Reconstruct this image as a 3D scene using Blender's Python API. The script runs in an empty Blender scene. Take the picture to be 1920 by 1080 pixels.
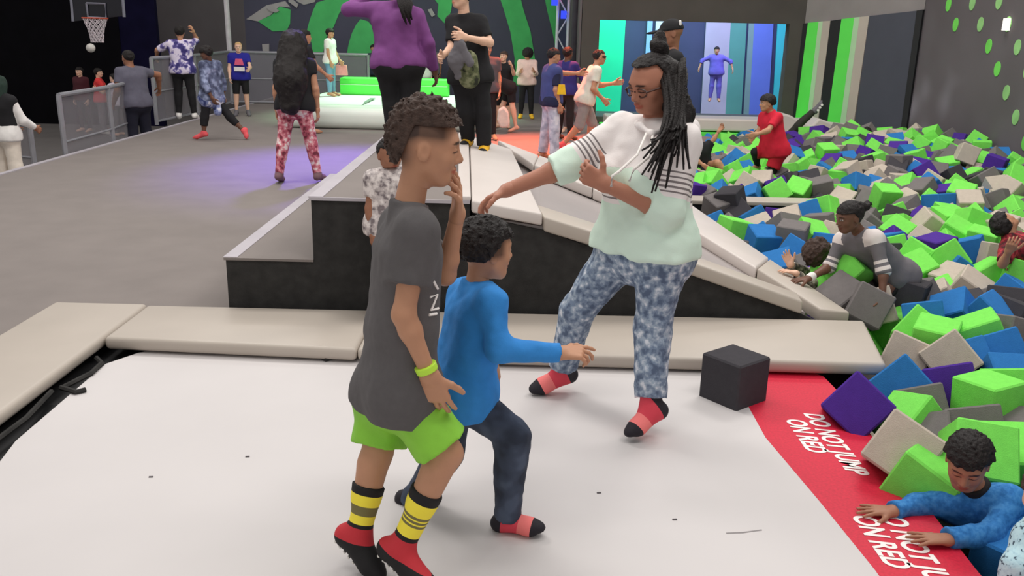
import bpy, bmesh, math, random
import numpy as np
from mathutils import Vector, Matrix, Euler

# ------------------------------------------------------------------ camera, world, lights
SC = bpy.context.scene
COL = SC.collection
FPX, PITCH, ROLL, CAMH = 1650.0, math.radians(16.4), math.radians(1.3), 1.73
_F = np.array([0, math.cos(PITCH), -math.sin(PITCH)])
_R0 = np.array([1.0, 0, 0]); _U0 = np.array([0, math.sin(PITCH), math.cos(PITCH)])
_R = _R0*math.cos(ROLL) + _U0*math.sin(ROLL)
_U = -_R0*math.sin(ROLL) + _U0*math.cos(ROLL)
_C = np.array([0, 0, CAMH])
cam_d = bpy.data.cameras.new('camera'); cam = bpy.data.objects.new('camera', cam_d); COL.objects.link(cam)
cam_d.sensor_width = 36.0; cam_d.lens = FPX/1920*36.0; cam_d.clip_start = 0.05; cam_d.clip_end = 200
M3 = np.stack([_R, _U, -_F], axis=1)
MW = np.eye(4); MW[:3, :3] = M3; MW[:3, 3] = _C
cam.matrix_world = Matrix(MW.tolist())
SC.camera = cam
SC.view_settings.view_transform = 'Standard'; SC.view_settings.look = 'None'
SC.view_settings.exposure = -0.25; SC.view_settings.gamma = 1.0; SC.view_settings.use_curve_mapping = False

w = bpy.data.worlds.new('hall_ambience'); SC.world = w; w.use_nodes = True
w.node_tree.nodes['Background'].inputs[0].default_value = (1.0, 0.965, 0.945, 1)
w.node_tree.nodes['Background'].inputs[1].default_value = 0.66

def light(name, kind, loc, target, energy, color=(1, 1, 1), size=1.0, size_y=None, spot=60, blend=0.6):
    d = bpy.data.lights.new(name, kind); o = bpy.data.objects.new(name, d); COL.objects.link(o)
    d.energy = energy; d.color = color
    if kind == 'AREA':
        d.shape = 'RECTANGLE'; d.size = size; d.size_y = size_y or size
    if kind == 'SPOT':
        d.spot_size = math.radians(spot); d.spot_blend = blend; d.shadow_soft_size = size
    if kind == 'POINT': d.shadow_soft_size = size
    o.location = loc
    v = Vector(target) - Vector(loc)
    if v.length > 1e-6: o.rotation_euler = v.to_track_quat('-Z', 'Y').to_euler()
    return o
# rows of ceiling lamps over the trampolines
for lx, ly, e in ((-1.8, 1.6, 80), (2.6, 2.2, 120), (-3.6, 8.0, 260), (3.8, 8.0, 220), (0.2, 5.2, 100), (-4.2, 13.5, 160), (4.5, 12.5, 180)):
    light('ceiling_lamp', 'AREA', (lx, ly, 6.6), (lx, ly, 0), e, (1.0, 0.97, 0.93), 2.6, 1.2)
light('purple_stage_lamp', 'SPOT', (-2.0, 14.0, 6.0), (-2.1, 11.2, 0), 5200, (0.24, 0.12, 1.0), 0.3, spot=44, blend=1.0)
light('orange_stage_lamp', 'SPOT', (0.9, 15.5, 6.0), (0.6, 13.4, 0), 9000, (1.0, 0.13, 0.05), 0.3, spot=44, blend=0.9)
light('green_stage_lamp', 'SPOT', (-1.6, 20.0, 6.5), (-2.3, 18.2, 0.3), 4600, (0.45, 1.0, 0.55), 0.3, spot=46, blend=0.8)

# ------------------------------------------------------------------ helpers
def V(*a): return np.array(a, float)
def ray(x, y): return _F + (x-960)/FPX*_R + (540-y)/FPX*_U
def atz(x, y, z=0.0):
    d = ray(x, y); return _C + d*((z-CAMH)/d[2])
def aty(x, y, Y):
    d = ray(x, y); return _C + d*(Y/d[1])
def lin(c):
    c = c/255.0
    return c/12.92 if c <= 0.04045 else ((c+0.055)/1.055)**2.4
def rgb(*c): return (lin(c[0]), lin(c[1]), lin(c[2]), 1.0)
def norm(v):
    v = np.asarray(v, float); return v/(np.linalg.norm(v)+1e-12)

MATS = {}
def mat(name, color, rough=0.6, var=0.10, scale=8.0, bump=0.0, bscale=60.0, attr=None, metal=0.0, spec=0.4, emit=None, estr=0.0, alpha=1.0, trans=0.0):
    """procedural surface: base colour broken up by noise, with fine relief"""
    if name in MATS: return MATS[name]
    m = bpy.data.materials.new(name); m.use_nodes = True; nt = m.node_tree; N = nt.nodes; L = nt.links
    b = N['Principled BSDF']; b.inputs['Roughness'].default_value = rough; b.inputs['Metallic'].default_value = metal
    b.inputs['Specular IOR Level'].default_value = spec
    tc = N.new('ShaderNodeTexCoord')
    nz = N.new('ShaderNodeTexNoise'); nz.inputs['Scale'].default_value = scale; nz.inputs['Detail'].default_value = 4
    L.new(tc.outputs['Object'], nz.inputs['Vector'])
    mr = N.new('ShaderNodeMapRange'); mr.inputs['From Min'].default_value = 0.3; mr.inputs['From Max'].default_value = 0.7
    mr.inputs['To Min'].default_value = 1.0-var; mr.inputs['To Max'].default_value = 1.0+var
    L.new(nz.outputs['Fac'], mr.inputs['Value'])
    mx = N.new('ShaderNodeVectorMath'); mx.operation = 'SCALE'
    if attr:
        at = N.new('ShaderNodeAttribute'); at.attribute_name = attr; L.new(at.outputs['Color'], mx.inputs[0])
    else:
        mx.inputs[0].default_value = color[:3]
    L.new(mr.outputs[0], mx.inputs['Scale']); L.new(mx.outputs[0], b.inputs['Base Color'])
    if bump > 0:
        n2 = N.new('ShaderNodeTexNoise'); n2.inputs['Scale'].default_value = bscale; n2.inputs['Detail'].default_value = 3
        L.new(tc.outputs['Object'], n2.inputs['Vector'])
        bp = N.new('ShaderNodeBump'); bp.inputs['Strength'].default_value = bump; bp.inputs['Distance'].default_value = 0.01
        L.new(n2.outputs['Fac'], bp.inputs['Height']); L.new(bp.outputs[0], b.inputs['Normal'])
    if emit is not None:
        b.inputs['Emission Color'].default_value = emit; b.inputs['Emission Strength'].default_value = estr
    if alpha < 1: b.inputs['Alpha'].default_value = alpha
    if trans > 0: b.inputs['Transmission Weight'].default_value = trans
    MATS[name] = m; return m
def mat_blobs(name, cols, scale=20.0, rough=0.7, bump=0.1, detail=2.0, w=None):
    """mottled print: noise through a stepped ramp"""
    if name in MATS: return MATS[name]
    m = mat(name, (1, 1, 1, 1), rough, 0.0, bump=bump, bscale=90); nt = m.node_tree; N = nt.nodes; L = nt.links
    b = N['Principled BSDF']; tc = N.new('ShaderNodeTexCoord')
    nz = N.new('ShaderNodeTexNoise'); nz.inputs['Scale'].default_value = scale; nz.inputs['Detail'].default_value = detail
    L.new(tc.outputs['Object'], nz.inputs['Vector'])
    cr = N.new('ShaderNodeValToRGB'); e = cr.color_ramp.elements
    n = len(cols)
    pos = w or [0.36 + 0.28*i/max(1, n-1) for i in range(n)]
    e[0].position = pos[0]; e[0].color = cols[0]; e[1].position = pos[-1]; e[1].color = cols[-1]
    for i in range(1, n-1):
        q = e.new(pos[i]); q.color = cols[i]
    cr.color_ramp.interpolation = 'EASE'
    L.new(nz.outputs['Fac'], cr.inputs[0]); L.new(cr.outputs[0], b.inputs['Base Color'])
    return m
def mat_bands(name, bands, attr='u', rough=0.75, bump=0.1):
    """knitted bands: constant colour ramp along the limb coordinate u (0..1)"""
    if name in MATS: return MATS[name]
    m = mat(name, (1, 1, 1, 1), rough, 0.0, bump=bump, bscale=160); nt = m.node_tree; N = nt.nodes; L = nt.links
    b = N['Principled BSDF']; at = N.new('ShaderNodeAttribute'); at.attribute_name = attr
    cr = N.new('ShaderNodeValToRGB'); cr.color_ramp.interpolation = 'CONSTANT'; e = cr.color_ramp.elements
    e[0].position = 0.0; e[0].color = bands[0][1]
    e[1].position = bands[1][0]; e[1].color = bands[1][1]
    for p_, c_ in bands[2:]:
        q = e.new(p_); q.color = c_
    L.new(at.outputs['Fac'], cr.inputs[0]); L.new(cr.outputs[0], b.inputs['Base Color'])
    return m

def tag(o, label=None, cat=None, group=None, kind=None):
    if label: o['label'] = label
    if cat: o['category'] = cat
    if group: o['group'] = group
    if kind: o['kind'] = kind
    return o
def empty(name, loc):
    o = bpy.data.objects.new(name, None); COL.objects.link(o); o.location = Vector([float(c) for c in loc]); o.empty_display_size = 0.1
    return o
def link(name, me, m, parent=None, loc=None):
    o = bpy.data.objects.new(name, me); COL.objects.link(o)
    if m is not None and len(me.materials) == 0: me.materials.append(m)
    if parent is not None: o.parent = parent
    if loc is not None: o.location = Vector([float(c) for c in loc])
    return o
class MB:
    """collects simple solids (world coordinates) into one mesh"""
    def __init__(s): s.v = []; s.f = []
    def poly_prism(s, pts, ext):
        """pts: list of 3D points (a planar outline), ext: extrusion vector"""
        n = len(pts); o = len(s.v); e = np.asarray(ext, float)
        s.v += [tuple(np.asarray(p, float)) for p in pts] + [tuple(np.asarray(p, float)+e) for p in pts]
        s.f.append(tuple(range(o+n-1, o-1, -1))); s.f.append(tuple(range(o+n, o+2*n)))
        for i in range(n):
            j = (i+1) % n; s.f.append((o+i, o+j, o+n+j, o+n+i))
        return s
    def box(s, x0, x1, y0, y1, z0, z1):
        return s.poly_prism([(x0, y0, z0), (x1, y0, z0), (x1, y1, z0), (x0, y1, z0)], (0, 0, z1-z0))
    def hexa(s, b, t):
        o = len(s.v); s.v += [tuple(np.asarray(p, float)) for p in list(b)+list(t)]
        s.f += [(o+3, o+2, o+1, o), (o+4, o+5, o+6, o+7)] + [(o+i, o+(i+1) % 4, o+4+(i+1) % 4, o+4+i) for i in range(4)]
        return s
    def tube(s, pts, r, n=8, r1=None):
        pts = [np.asarray(p, float) for p in pts]; o = len(s.v); m = len(pts)
        for i, p in enumerate(pts):
            t = norm(pts[min(i+1, m-1)]-pts[max(i-1, 0)])
            a = np.cross(t, (0, 0, 1)) if abs(t[2]) < 0.9 else np.cross(t, (1, 0, 0))
            a = norm(a); b = np.cross(t, a)
            rr = r if r1 is None else r+(r1-r)*i/(m-1)
            for k in range(n):
                q = p + rr*(a*math.cos(2*math.pi*k/n)+b*math.sin(2*math.pi*k/n)); s.v.append(tuple(q))
        for i in range(m-1):
            for k in range(n):
                k2 = (k+1) % n; s.f.append((o+i*n+k, o+i*n+k2, o+(i+1)*n+k2, o+(i+1)*n+k))
        s.f.append(tuple(o+k for k in range(n-1, -1, -1))); s.f.append(tuple(o+(m-1)*n+k for k in range(n)))
        return s
    def build(s, name, m, parent=None, bevel=0.0, seg=2, smooth=False):
        off = np.zeros(3)
        if parent is not None:
            p = parent
            while p is not None: off += np.array(p.location); p = p.parent
        me = bpy.data.meshes.new(name)
        me.from_pydata([tuple(np.array(v)-off) for v in s.v], [], s.f)
        bm = bmesh.new(); bm.from_mesh(me); bmesh.ops.recalc_face_normals(bm, faces=bm.faces)
        if bevel > 0:
            ed = [e for e in bm.edges if e.calc_length() > bevel*2.2 and len(e.link_faces) == 2 and e.calc_face_angle(0) > 0.5]
            bmesh.ops.bevel(bm, geom=ed, offset=bevel, segments=seg, affect='EDGES', profile=0.5)
        bm.to_mesh(me); bm.free()
        if smooth: me.polygons.foreach_set('use_smooth', [True]*len(me.polygons))
        return link(name, me, m, parent)

# ------------------------------------------------------------------ implicit-surface modelling for people
_rs = np.random.RandomState(7)
_NT = _rs.rand(32, 32, 32).astype(np.float32)
def vnoise(P, f):
    q = P*f; i = np.floor(q).astype(int); t = q-i; t = t*t*(3-2*t); i &= 31; j = (i+1) & 31
    x0, y0, z0 = i.T; x1, y1, z1 = j.T; a, b, c = t.T
    def g(x, y, z): return _NT[x, y, z]
    return ((g(x0, y0, z0)*(1-a)+g(x1, y0, z0)*a)*(1-b)+(g(x0, y1, z0)*(1-a)+g(x1, y1, z0)*a)*b)*(1-c) + \
           ((g(x0, y0, z1)*(1-a)+g(x1, y0, z1)*a)*(1-b)+(g(x0, y1, z1)*(1-a)+g(x1, y1, z1)*a)*b)*c - 0.5
class Cap:
    """tapered capsule, optionally flattened along n by q, clipped by half spaces"""
    def __init__(s, a, b, ra, rb=None, k=0.02, clip=(), n=None, q=1.0, sub=False):
        s.a = np.asarray(a, float); s.b = np.asarray(b, float); s.ra = ra; s.rb = ra if rb is None else rb
        s.k = k; s.clip = clip; s.n = None if n is None else norm(n); s.q = q; s.sub = sub
        r = max(s.ra, s.rb)*max(1, q)
        s.lo = np.minimum(s.a, s.b)-r; s.hi = np.maximum(s.a, s.b)+r
    def d(s, P):
        ba = s.b-s.a; l2 = ba@ba+1e-12; pa = P-s.a; t = np.clip(pa@ba/l2, 0, 1); v = pa-t[:, None]*ba
        r = s.ra+(s.rb-s.ra)*t
        if s.n is not None and s.q != 1:
            v = v+np.outer((v@s.n)*(1/s.q-1), s.n)
            d = (np.sqrt((v*v).sum(1))-r)*min(1.0, s.q)
        else: d = np.sqrt((v*v).sum(1))-r
        for pt, nn in s.clip: d = np.maximum(d, (P-pt)@nn)
        return d
class Ell:
    def __init__(s, c, r, M=None, k=0.02, sub=False, clip=()):
        s.c = np.asarray(c, float); s.r = np.asarray(r, float); s.M = np.eye(3) if M is None else M; s.k = k; s.sub = sub; s.clip = clip
        m = s.r.max(); s.lo = s.c-m; s.hi = s.c+m
    def d(s, P):
        q = (P-s.c)@s.M
        k0 = np.sqrt(((q/s.r)**2).sum(1)); k1 = np.sqrt(((q/s.r**2)**2).sum(1))+1e-9
        d = k0*(k0-1)/k1
        for pt, nn in s.clip: d = np.maximum(d, (P-pt)@nn)
        return d
def sdf(prims, P, margin):
    D = np.full(len(P), 1.0)
    for p in prims:
        m = p.k+margin
        idx = np.nonzero(((P > p.lo-m) & (P < p.hi+m)).all(1))[0]
        if len(idx) == 0: continue
        b = p.d(P[idx]); a = D[idx]
        if p.sub: b = -b; h = np.maximum(p.k-np.abs(a-b), 0)/p.k; D[idx] = np.maximum(a, b)+h*h*p.k*0.25
        else: h = np.maximum(p.k-np.abs(a-b), 0)/p.k; D[idx] = np.minimum(a, b)-h*h*p.k*0.25
    return D
def surf(prims, h, clip=(), disp=None, damp=0.0):
    """surface nets over a block-sparse grid -> verts (n,3), quads (m,4)"""
    pos = [p for p in prims if not p.sub]
    lo = np.min([p.lo for p in pos], 0)-damp-3*h; hi = np.max([p.hi for p in pos], 0)+damp+3*h
    B = 4; nb = np.ceil((hi-lo)/(h*B)).astype(int)+1; n = nb*B
    def f(P, margin):
        d = sdf(prims, P, margin)
        if disp is not None: d = d-disp(P)
        for pt, nn in clip: d = np.maximum(d, (P-pt)@nn)
        return d
    bi = np.stack(np.meshgrid(*[np.arange(c) for c in nb], indexing='ij'), -1).reshape(-1, 3)
    cen = lo+(bi*B+1.5)*h
    R = h*B*0.9
    dc = f(cen, R*2.5+damp)
    D = np.repeat(np.repeat(np.repeat(np.where(dc > 0, 1.0, -1.0).reshape(nb), B, 0), B, 1), B, 2)
    act = bi[np.abs(dc) < R*1.7+damp]
    if len(act) == 0: return np.zeros((0, 3)), np.zeros((0, 4), int)
    off = np.stack(np.meshgrid(*[np.arange(B)]*3, indexing='ij'), -1).reshape(-1, 3)
    gi = (act[:, None, :]*B+off[None]).reshape(-1, 3)
    D[gi[:, 0], gi[:, 1], gi[:, 2]] = f(lo+gi*h, 0.03+damp)
    S = D < 0
    c = S[:-1, :-1, :-1].astype(np.int8)
    cnt = np.zeros_like(c)
    for dx in (0, 1):
        for dy in (0, 1):
            for dz in (0, 1): cnt += S[dx:n[0]-1+dx, dy:n[1]-1+dy, dz:n[2]-1+dz]
    ai = np.argwhere((cnt > 0) & (cnt < 8))
    idx = -np.ones(cnt.shape, int); idx[ai[:, 0], ai[:, 1], ai[:, 2]] = np.arange(len(ai))
    cor = np.array([(x, y, z) for x in (0, 1) for y in (0, 1) for z in (0, 1)])
    val = np.stack([D[ai[:, 0]+o[0], ai[:, 1]+o[1], ai[:, 2]+o[2]] for o in cor], 1)
    acc = np.zeros((len(ai), 3)); num = np.zeros(len(ai))
    for i in range(8):
        for j in range(i+1, 8):
            if np.abs(cor[i]-cor[j]).sum() != 1: continue
            a, b = val[:, i], val[:, j]; m = (a < 0) != (b < 0)
            t = np.where(m, a/np.where(m, a-b, 1), 0)
            acc += m[:, None]*(cor[i]+t[:, None]*(cor[j]-cor[i])); num += m
    verts = lo+(ai+acc/num[:, None])*h
    quads = []
    for ax in range(3):
        sl0 = [slice(None)]*3; sl1 = [slice(None)]*3; sl0[ax] = slice(0, -1); sl1[ax] = slice(1, None)
        a, b = S[tuple(sl0)], S[tuple(sl1)]
        e = np.argwhere(a != b); u, v = (ax+1) % 3, (ax+2) % 3
        e = e[(e[:, u] > 0) & (e[:, v] > 0) & (e[:, u] < n[u]-1) & (e[:, v] < n[v]-1)]
        if len(e) == 0: continue
        fl = a[e[:, 0], e[:, 1], e[:, 2]]
        def ci(du, dv):
            q = e.copy(); q[:, u] -= du; q[:, v] -= dv; return idx[q[:, 0], q[:, 1], q[:, 2]]
        q = np.stack([ci(1, 1), ci(0, 1), ci(0, 0), ci(1, 0)], 1)
        q[~fl] = q[~fl][:, ::-1]
        quads.append(q)
    quads = np.concatenate(quads); quads = quads[(quads >= 0).all(1)]
    return verts, quads
def npmesh(name, V_, Q, attrs=None, origin=None, smooth=True):
    me = bpy.data.meshes.new(name); V_ = np.asarray(V_, float)
    W = V_-(origin if origin is not None else 0)
    me.vertices.add(len(W)); me.vertices.foreach_set('co', W.astype(np.float32).ravel())
    Q = np.asarray(Q, np.int32); me.loops.add(Q.size); me.loops.foreach_set('vertex_index', Q.ravel())
    me.polygons.add(len(Q)); me.polygons.foreach_set('loop_start', np.arange(0, Q.size, 4, dtype=np.int32))
    if smooth: me.polygons.foreach_set('use_smooth', np.ones(len(Q), bool))
    me.update(calc_edges=True)
    for k, a in (attrs or {}).items():
        a = np.asarray(a, np.float32)
        if a.ndim == 1:
            t = me.attributes.new(k, 'FLOAT', 'POINT'); t.data.foreach_set('value', a)
        else:
            t = me.attributes.new(k, 'FLOAT_COLOR', 'POINT'); t.data.foreach_set('color', np.concatenate([a, np.ones((len(a), 1), np.float32)], 1).ravel())
    return me
# ------------------------------------------------------------------ the setting
m_floor = mat('grey_floor_carpet', rgb(128, 120, 116), 0.85, 0.05, 3.0, 0.15, 180)
m_low = mat('dark_lower_floor', rgb(96, 92, 90), 0.9, 0.08, 3.0, 0.1, 120)
m_black = mat('black_felt', rgb(56, 55, 54), 0.95, 0.2, 14, 0.3, 220, spec=0.15)
m_blackmetal = mat('black_steel', rgb(24, 24, 26), 0.6, 0.1, 8)
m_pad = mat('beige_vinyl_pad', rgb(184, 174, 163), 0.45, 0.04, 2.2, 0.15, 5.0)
m_padwhite = mat('off_white_vinyl_pad', rgb(208, 199, 193), 0.45, 0.04, 2.2, 0.15, 5.0)
m_bed = mat('pale_trampoline_fabric', rgb(206, 201, 200), 0.62, 0.03, 1.3, 0.05, 600)
m_red = mat('red_trampoline_fabric', rgb(206, 28, 58), 0.6, 0.12, 90, 0.05, 500)
m_white = mat('white_print', rgb(245, 240, 236), 0.6, 0.02)
m_ramp = mat('grey_ramp_vinyl', rgb(160, 152, 150), 0.5, 0.04, 2.5, 0.1, 6)
m_trim = mat('light_nosing_strip', rgb(178, 172, 178), 0.5, 0.05, 6)
m_steel = mat('galvanised_steel', rgb(150, 150, 156), 0.4, 0.06, 10, metal=0.3)
m_wallgrey = mat('charcoal_wall_paint', rgb(98, 93, 95), 0.85, 0.10, 1.2, 0.05, 60)
m_wallblue = mat('slate_wall_paint', rgb(80, 80, 98), 0.85, 0.08, 1.2, 0.05, 60)
m_drape = mat('black_drape', rgb(9, 8, 12), 0.95, 0.2, 3, spec=0.1)
m_navy = mat('navy_drape', rgb(16, 14, 40), 0.95, 0.2, 3, spec=0.1)
m_mgreen = mat('green_mural_paint', rgb(84, 196, 112), 0.8, 0.10, 3.0)
m_mgrey = mat('pale_grey_mural_paint', rgb(175, 172, 172), 0.8, 0.06, 3)
m_green = mat('lime_vinyl', rgb(96, 232, 88), 0.5, 0.04, 3)  # lime blocks, and the green light painted on the court ledge

def struct(o): o['kind'] = 'structure'; return o
struct(MB().box(-5.88, 1.62, 5.0, 21.9, -0.12, 0.0).poly_prism([(-5.88, -1.0, -0.12), (-2.5, -1.0, -0.12), (-2.5, 5.0, -0.12), (-5.88, 5.0, -0.12)], (0, 0, 0.12)).build('floor', m_floor))
struct(MB().box(-14, -5.9, -1, 22, -0.62, -0.5).build('floor_lower', m_low))
struct(MB().box(-5.93, -5.86, -1.0, 21.9, -0.14, 0.012).build('trim_1', m_trim))
struct(MB().box(-6.55, 1.42, 22.0, 22.2, -0.12, 4.2).build('wall_back', m_wallblue))
WB = bpy.data.objects['wall_back']
def wallpoly(name, pts, Y, m, parent, t=0.012):
    return MB().poly_prism([aty(x, y, Y) for x, y in pts], (0, -t, 0)).build(name, m, parent)
MUR = [(m_mgreen, [(484, 40), (510, 28), (525, 12), (545, 18), (544, 45), (537, 58), (512, 59)]),
       (m_mgreen, [(594, 5), (648, -12), (655, 2), (636, 25), (626, 50), (612, 70), (606, 98), (604, 104), (586, 102), (584, 80), (575, 60), (580, 40), (587, 20)]),
       (m_mgreen, [(676, 36), (690, 40), (700, 52), (706, 66), (700, 84), (694, 108), (650, 104), (654, 82), (660, 62), (668, 46)]),
       (m_mgreen, [(932, -20), (972, -20), (982, 20), (995, 60), (1003, 110), (1003, 160), (962, 160), (965, 110), (957, 60), (945, 20)]),
       (m_mgreen, [(1018, -20), (1044, -20), (1042, 40), (1043, 95), (1036, 60), (1026, 20)]),
       (m_mgreen, [(800, -20), (850, -20), (846, 20), (836, 46), (820, 30), (822, 8)]),
       (m_mgrey, [(462, 36), (500, 10), (535, 2), (545, 14), (524, 12), (508, 28), (484, 40)]),
       (m_mgrey, [(560, -20), (598, -14), (590, 4), (570, 9), (556, 2)])]
for mm, pts in MUR: wallpoly('mural_stripe', pts, 21.995, mm, WB)
for pts in ([(501, 15), (512, 12), (524, 20), (518, 24), (506, 21)], [(543, -6), (560, 8), (557, 15), (541, 3)], [(548, 61), (551, 60), (567, 70), (565, 75), (550, 67)], [(802, 18), (809, 16), (816, 28), (810, 32)], [(492, 83), (505, 82), (505, 96), (493, 97)]):
    wallpoly('grip_panel', pts, 21.98, m_mgrey, WB, 0.03)
struct(MB().box(-9.0, -6.55, 22.0, 22.2, -0.6, 4.2).build('wall_left', m_wallgrey))
struct(MB().box(-16.0, -8.55, 19.6, 19.75, -0.6, 4.5).build('wall_drape', m_drape))
struct(MB().box(-8.55, -7.75, 19.62, 19.75, -0.6, 4.5).build('wall_drape_navy', m_navy))

# dark wall around the opening into the lit side court
def pl(x, y, Y=17.4): return aty(x, y, Y)
c = {k: pl(*v) for k, v in dict(tl=(1125, 37), tr=(1481, 47), br=(1481, 214), bl=(1125, 214)).items()}
wc = MB()
def wbox(mb, x0, x1, z0, z1, Y0=17.4, Y1=17.65): mb.box(x0, x1, Y0, Y1, z0, z1)
wbox(wc, 1.2, c['tl'][0], -0.1, 4.5); wbox(wc, c['tr'][0], 5.45, -0.1, 4.5)
wbox(wc, c['tl'][0], c['tr'][0], c['tl'][2], 4.5); wbox(wc, c['tl'][0], c['tr'][0], -0.1, c['bl'][2]-0.05)
struct(wc.build('wall_right_back', mat('dark_brown_wall', rgb(78, 74, 70), 0.9, 0.1, 2)))
struct(MB().box(1.16, 1.21, 17.4, 22.1, -0.1, 4.2).build('wall_return', m_wallgrey))
struct(MB().box(0.6, 6.4, 17.66, 20.9, -0.14, -0.06).build('floor_side_court', m_low))
struct(MB().box(0.9, 7.0, 20.9, 21.1, -0.1, 4.2).build('wall_side_court', mat('navy_court_wall', rgb(66, 70, 100), 0.8, 0.1, 2)))
SCW = bpy.data.objects['wall_side_court']
lit_strip_cols = [(1100, 1171, rgb(40, 225, 165)), (1212, 1222, rgb(150, 190, 240)), (1228, 1246, rgb(215, 220, 250)), (1322, 1368, rgb(180, 172, 192)), (1368, 1398, rgb(86, 150, 140)), (1402, 1412, rgb(120, 150, 150)), (1412, 1448, rgb(96, 118, 205)), (1456, 1476, rgb(60, 190, 200))]  # panel colours include the tint of the court's coloured LED light
for i, (x0, x1, cc) in enumerate(lit_strip_cols):
    wallpoly('court_panel', [(x0+4, 0), (x1+4, 0), (x1-10, 235), (x0-10, 235)], 20.88, mat('court_panel_%d' % i, cc, 0.6, 0.06, 2), SCW, 0.04)
light('court_lamp', 'AREA', (1.9, 18.6, 3.2), (1.9, 20.8, 1.0), 110, (0.35, 1.0, 0.8), 0.8)
light('court_lamp', 'AREA', (4.6, 18.4, 3.2), (4.6, 20.8, 0.6), 130, (0.48, 0.5, 1.0), 1.6)
light('court_lamp', 'AREA', (3.2, 18.0, 3.3), (3.2, 20.8, 1.2), 45, (0.8, 0.9, 0.95), 1.2)

# angled padded wall with green stripes, between the court and the dotted wall
A0, A1 = V(5.42, 17.4, 0), V(6.85, 15.62, 0)
adir = norm(A1-A0); anrm = norm(np.cross(adir, (0, 0, 1)))
if anrm[1] > 0: anrm = -anrm
def onang(x, y):
    d = ray(x, y); return _C + d*(((A0-_C)@anrm)/(d@anrm))
struct(MB().poly_prism([A0+V(0, 0, -.1), A1+V(0, 0, -.1), A1+V(0, 0, 4.5), A0+V(0, 0, 4.5)], -anrm*0.15).build('wall_angled', mat('grey_upper_wall', rgb(140, 135, 134), 0.9, 0.08, 2)))
WA = bpy.data.objects['wall_angled']
def angpoly(name, pts, m, t=0.03): return MB().poly_prism([onang(x, y) for x, y in pts], anrm*t).build(name, m, WA)
m_ang = mat('slate_vinyl', rgb(70, 73, 84), 0.6, 0.05, 3); m_angk = mat('black_vinyl', rgb(30, 32, 34), 0.6, 0.05, 3)
m_pg = mat('pale_green_vinyl', rgb(176, 214, 170), 0.5, 0.04, 3)  # tone between the green and the beige strip of each stripe
angpoly('wall_pad', [(1500, 45), (1518, 43), (1492, 240), (1470, 240)], m_angk)
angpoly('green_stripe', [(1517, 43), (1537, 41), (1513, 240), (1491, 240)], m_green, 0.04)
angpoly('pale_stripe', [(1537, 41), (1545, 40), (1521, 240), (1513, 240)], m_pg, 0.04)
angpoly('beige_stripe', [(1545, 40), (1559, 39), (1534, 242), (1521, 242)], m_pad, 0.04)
angpoly('wall_pad', [(1559, 39), (1580, 36), (1552, 245), (1534, 245)], m_angk)
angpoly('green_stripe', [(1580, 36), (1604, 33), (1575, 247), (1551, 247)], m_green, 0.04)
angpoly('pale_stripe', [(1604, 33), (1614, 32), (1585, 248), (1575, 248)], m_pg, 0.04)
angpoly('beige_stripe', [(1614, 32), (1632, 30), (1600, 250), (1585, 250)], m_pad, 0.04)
angpoly('wall_pad', [(1632, 30), (1722, 20), (1688, 262), (1600, 262)], m_ang)
angpoly('wall_pad', [(1722, 20), (1734, 18), (1698, 270), (1688, 270)], m_angk, 0.06)
# dotted wall on the right
struct(MB().box(6.86, 7.0, 0.5, 15.7, -1.2, 4.5).build('wall_right', mat_blobs('smoke_mural_paint', [rgb(98, 92, 95), rgb(106, 100, 104), rgb(158, 154, 164)], 0.5, 0.85, w=[.42, .56, .74])))
WR = bpy.data.objects['wall_right']
m_dot = mat('pale_green_paint', rgb(150, 205, 130), 0.8, 0.15, 5); m_dot2 = mat('lime_paint', rgb(120, 222, 92), 0.8, 0.1, 5); m_dot3 = mat('grey_paint', rgb(120, 120, 122), 0.8, 0.1, 5)
for r in range(9):
    z = 2.56-0.307*r
    for k in range(14):
        y = 15.56+0.34 - 0.345*(r % 2) - 0.77*k - (0.345*2*(r//2) - 0.77*(r//2) if True else 0)
        if y < 3 or y > 15.2: continue
        first = 15.3-0.345*max(0, r-1)
        if r >= 3 and y > 13.75-0.36*(r-3)+0.2: continue
        n = 16
        pts = [(6.86, y+0.085*math.cos(2*math.pi*i/n), z+0.105*math.sin(2*math.pi*i/n)) for i in range(n)]
        mm = m_dot3 if y > 14.8 else (m_dot2 if (k*7+r*3) % 5 < 2 else m_dot)
        MB().poly_prism(pts, (-0.008, 0, 0)).build('painted_dot', mm, WR)
tag(MB().box(6.80, 6.86, 12.84, 12.94, 1.86, 2.02).build('wall_lamp', mat('small_lamp_face', rgb(255, 250, 230), emit=(1, 0.97, 0.85, 1), estr=2.0)), 'small white rectangular lamp on the dotted wall', 'lamp')

# foam pit shell
struct(MB().box(1.62, 6.9, 0.5, 15.7, -1.3, -0.75).build('floor_pit', m_blackmetal))
struct(MB().box(1.55, 1.63, 0.5, 4.6, -1.3, -0.03).build('wall_pit_side', m_blackmetal))
struct(MB().box(1.2, 1.62, 8.2, 15.2, -1.3, 0.02).build('wall_pit_left', m_pad))
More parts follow.
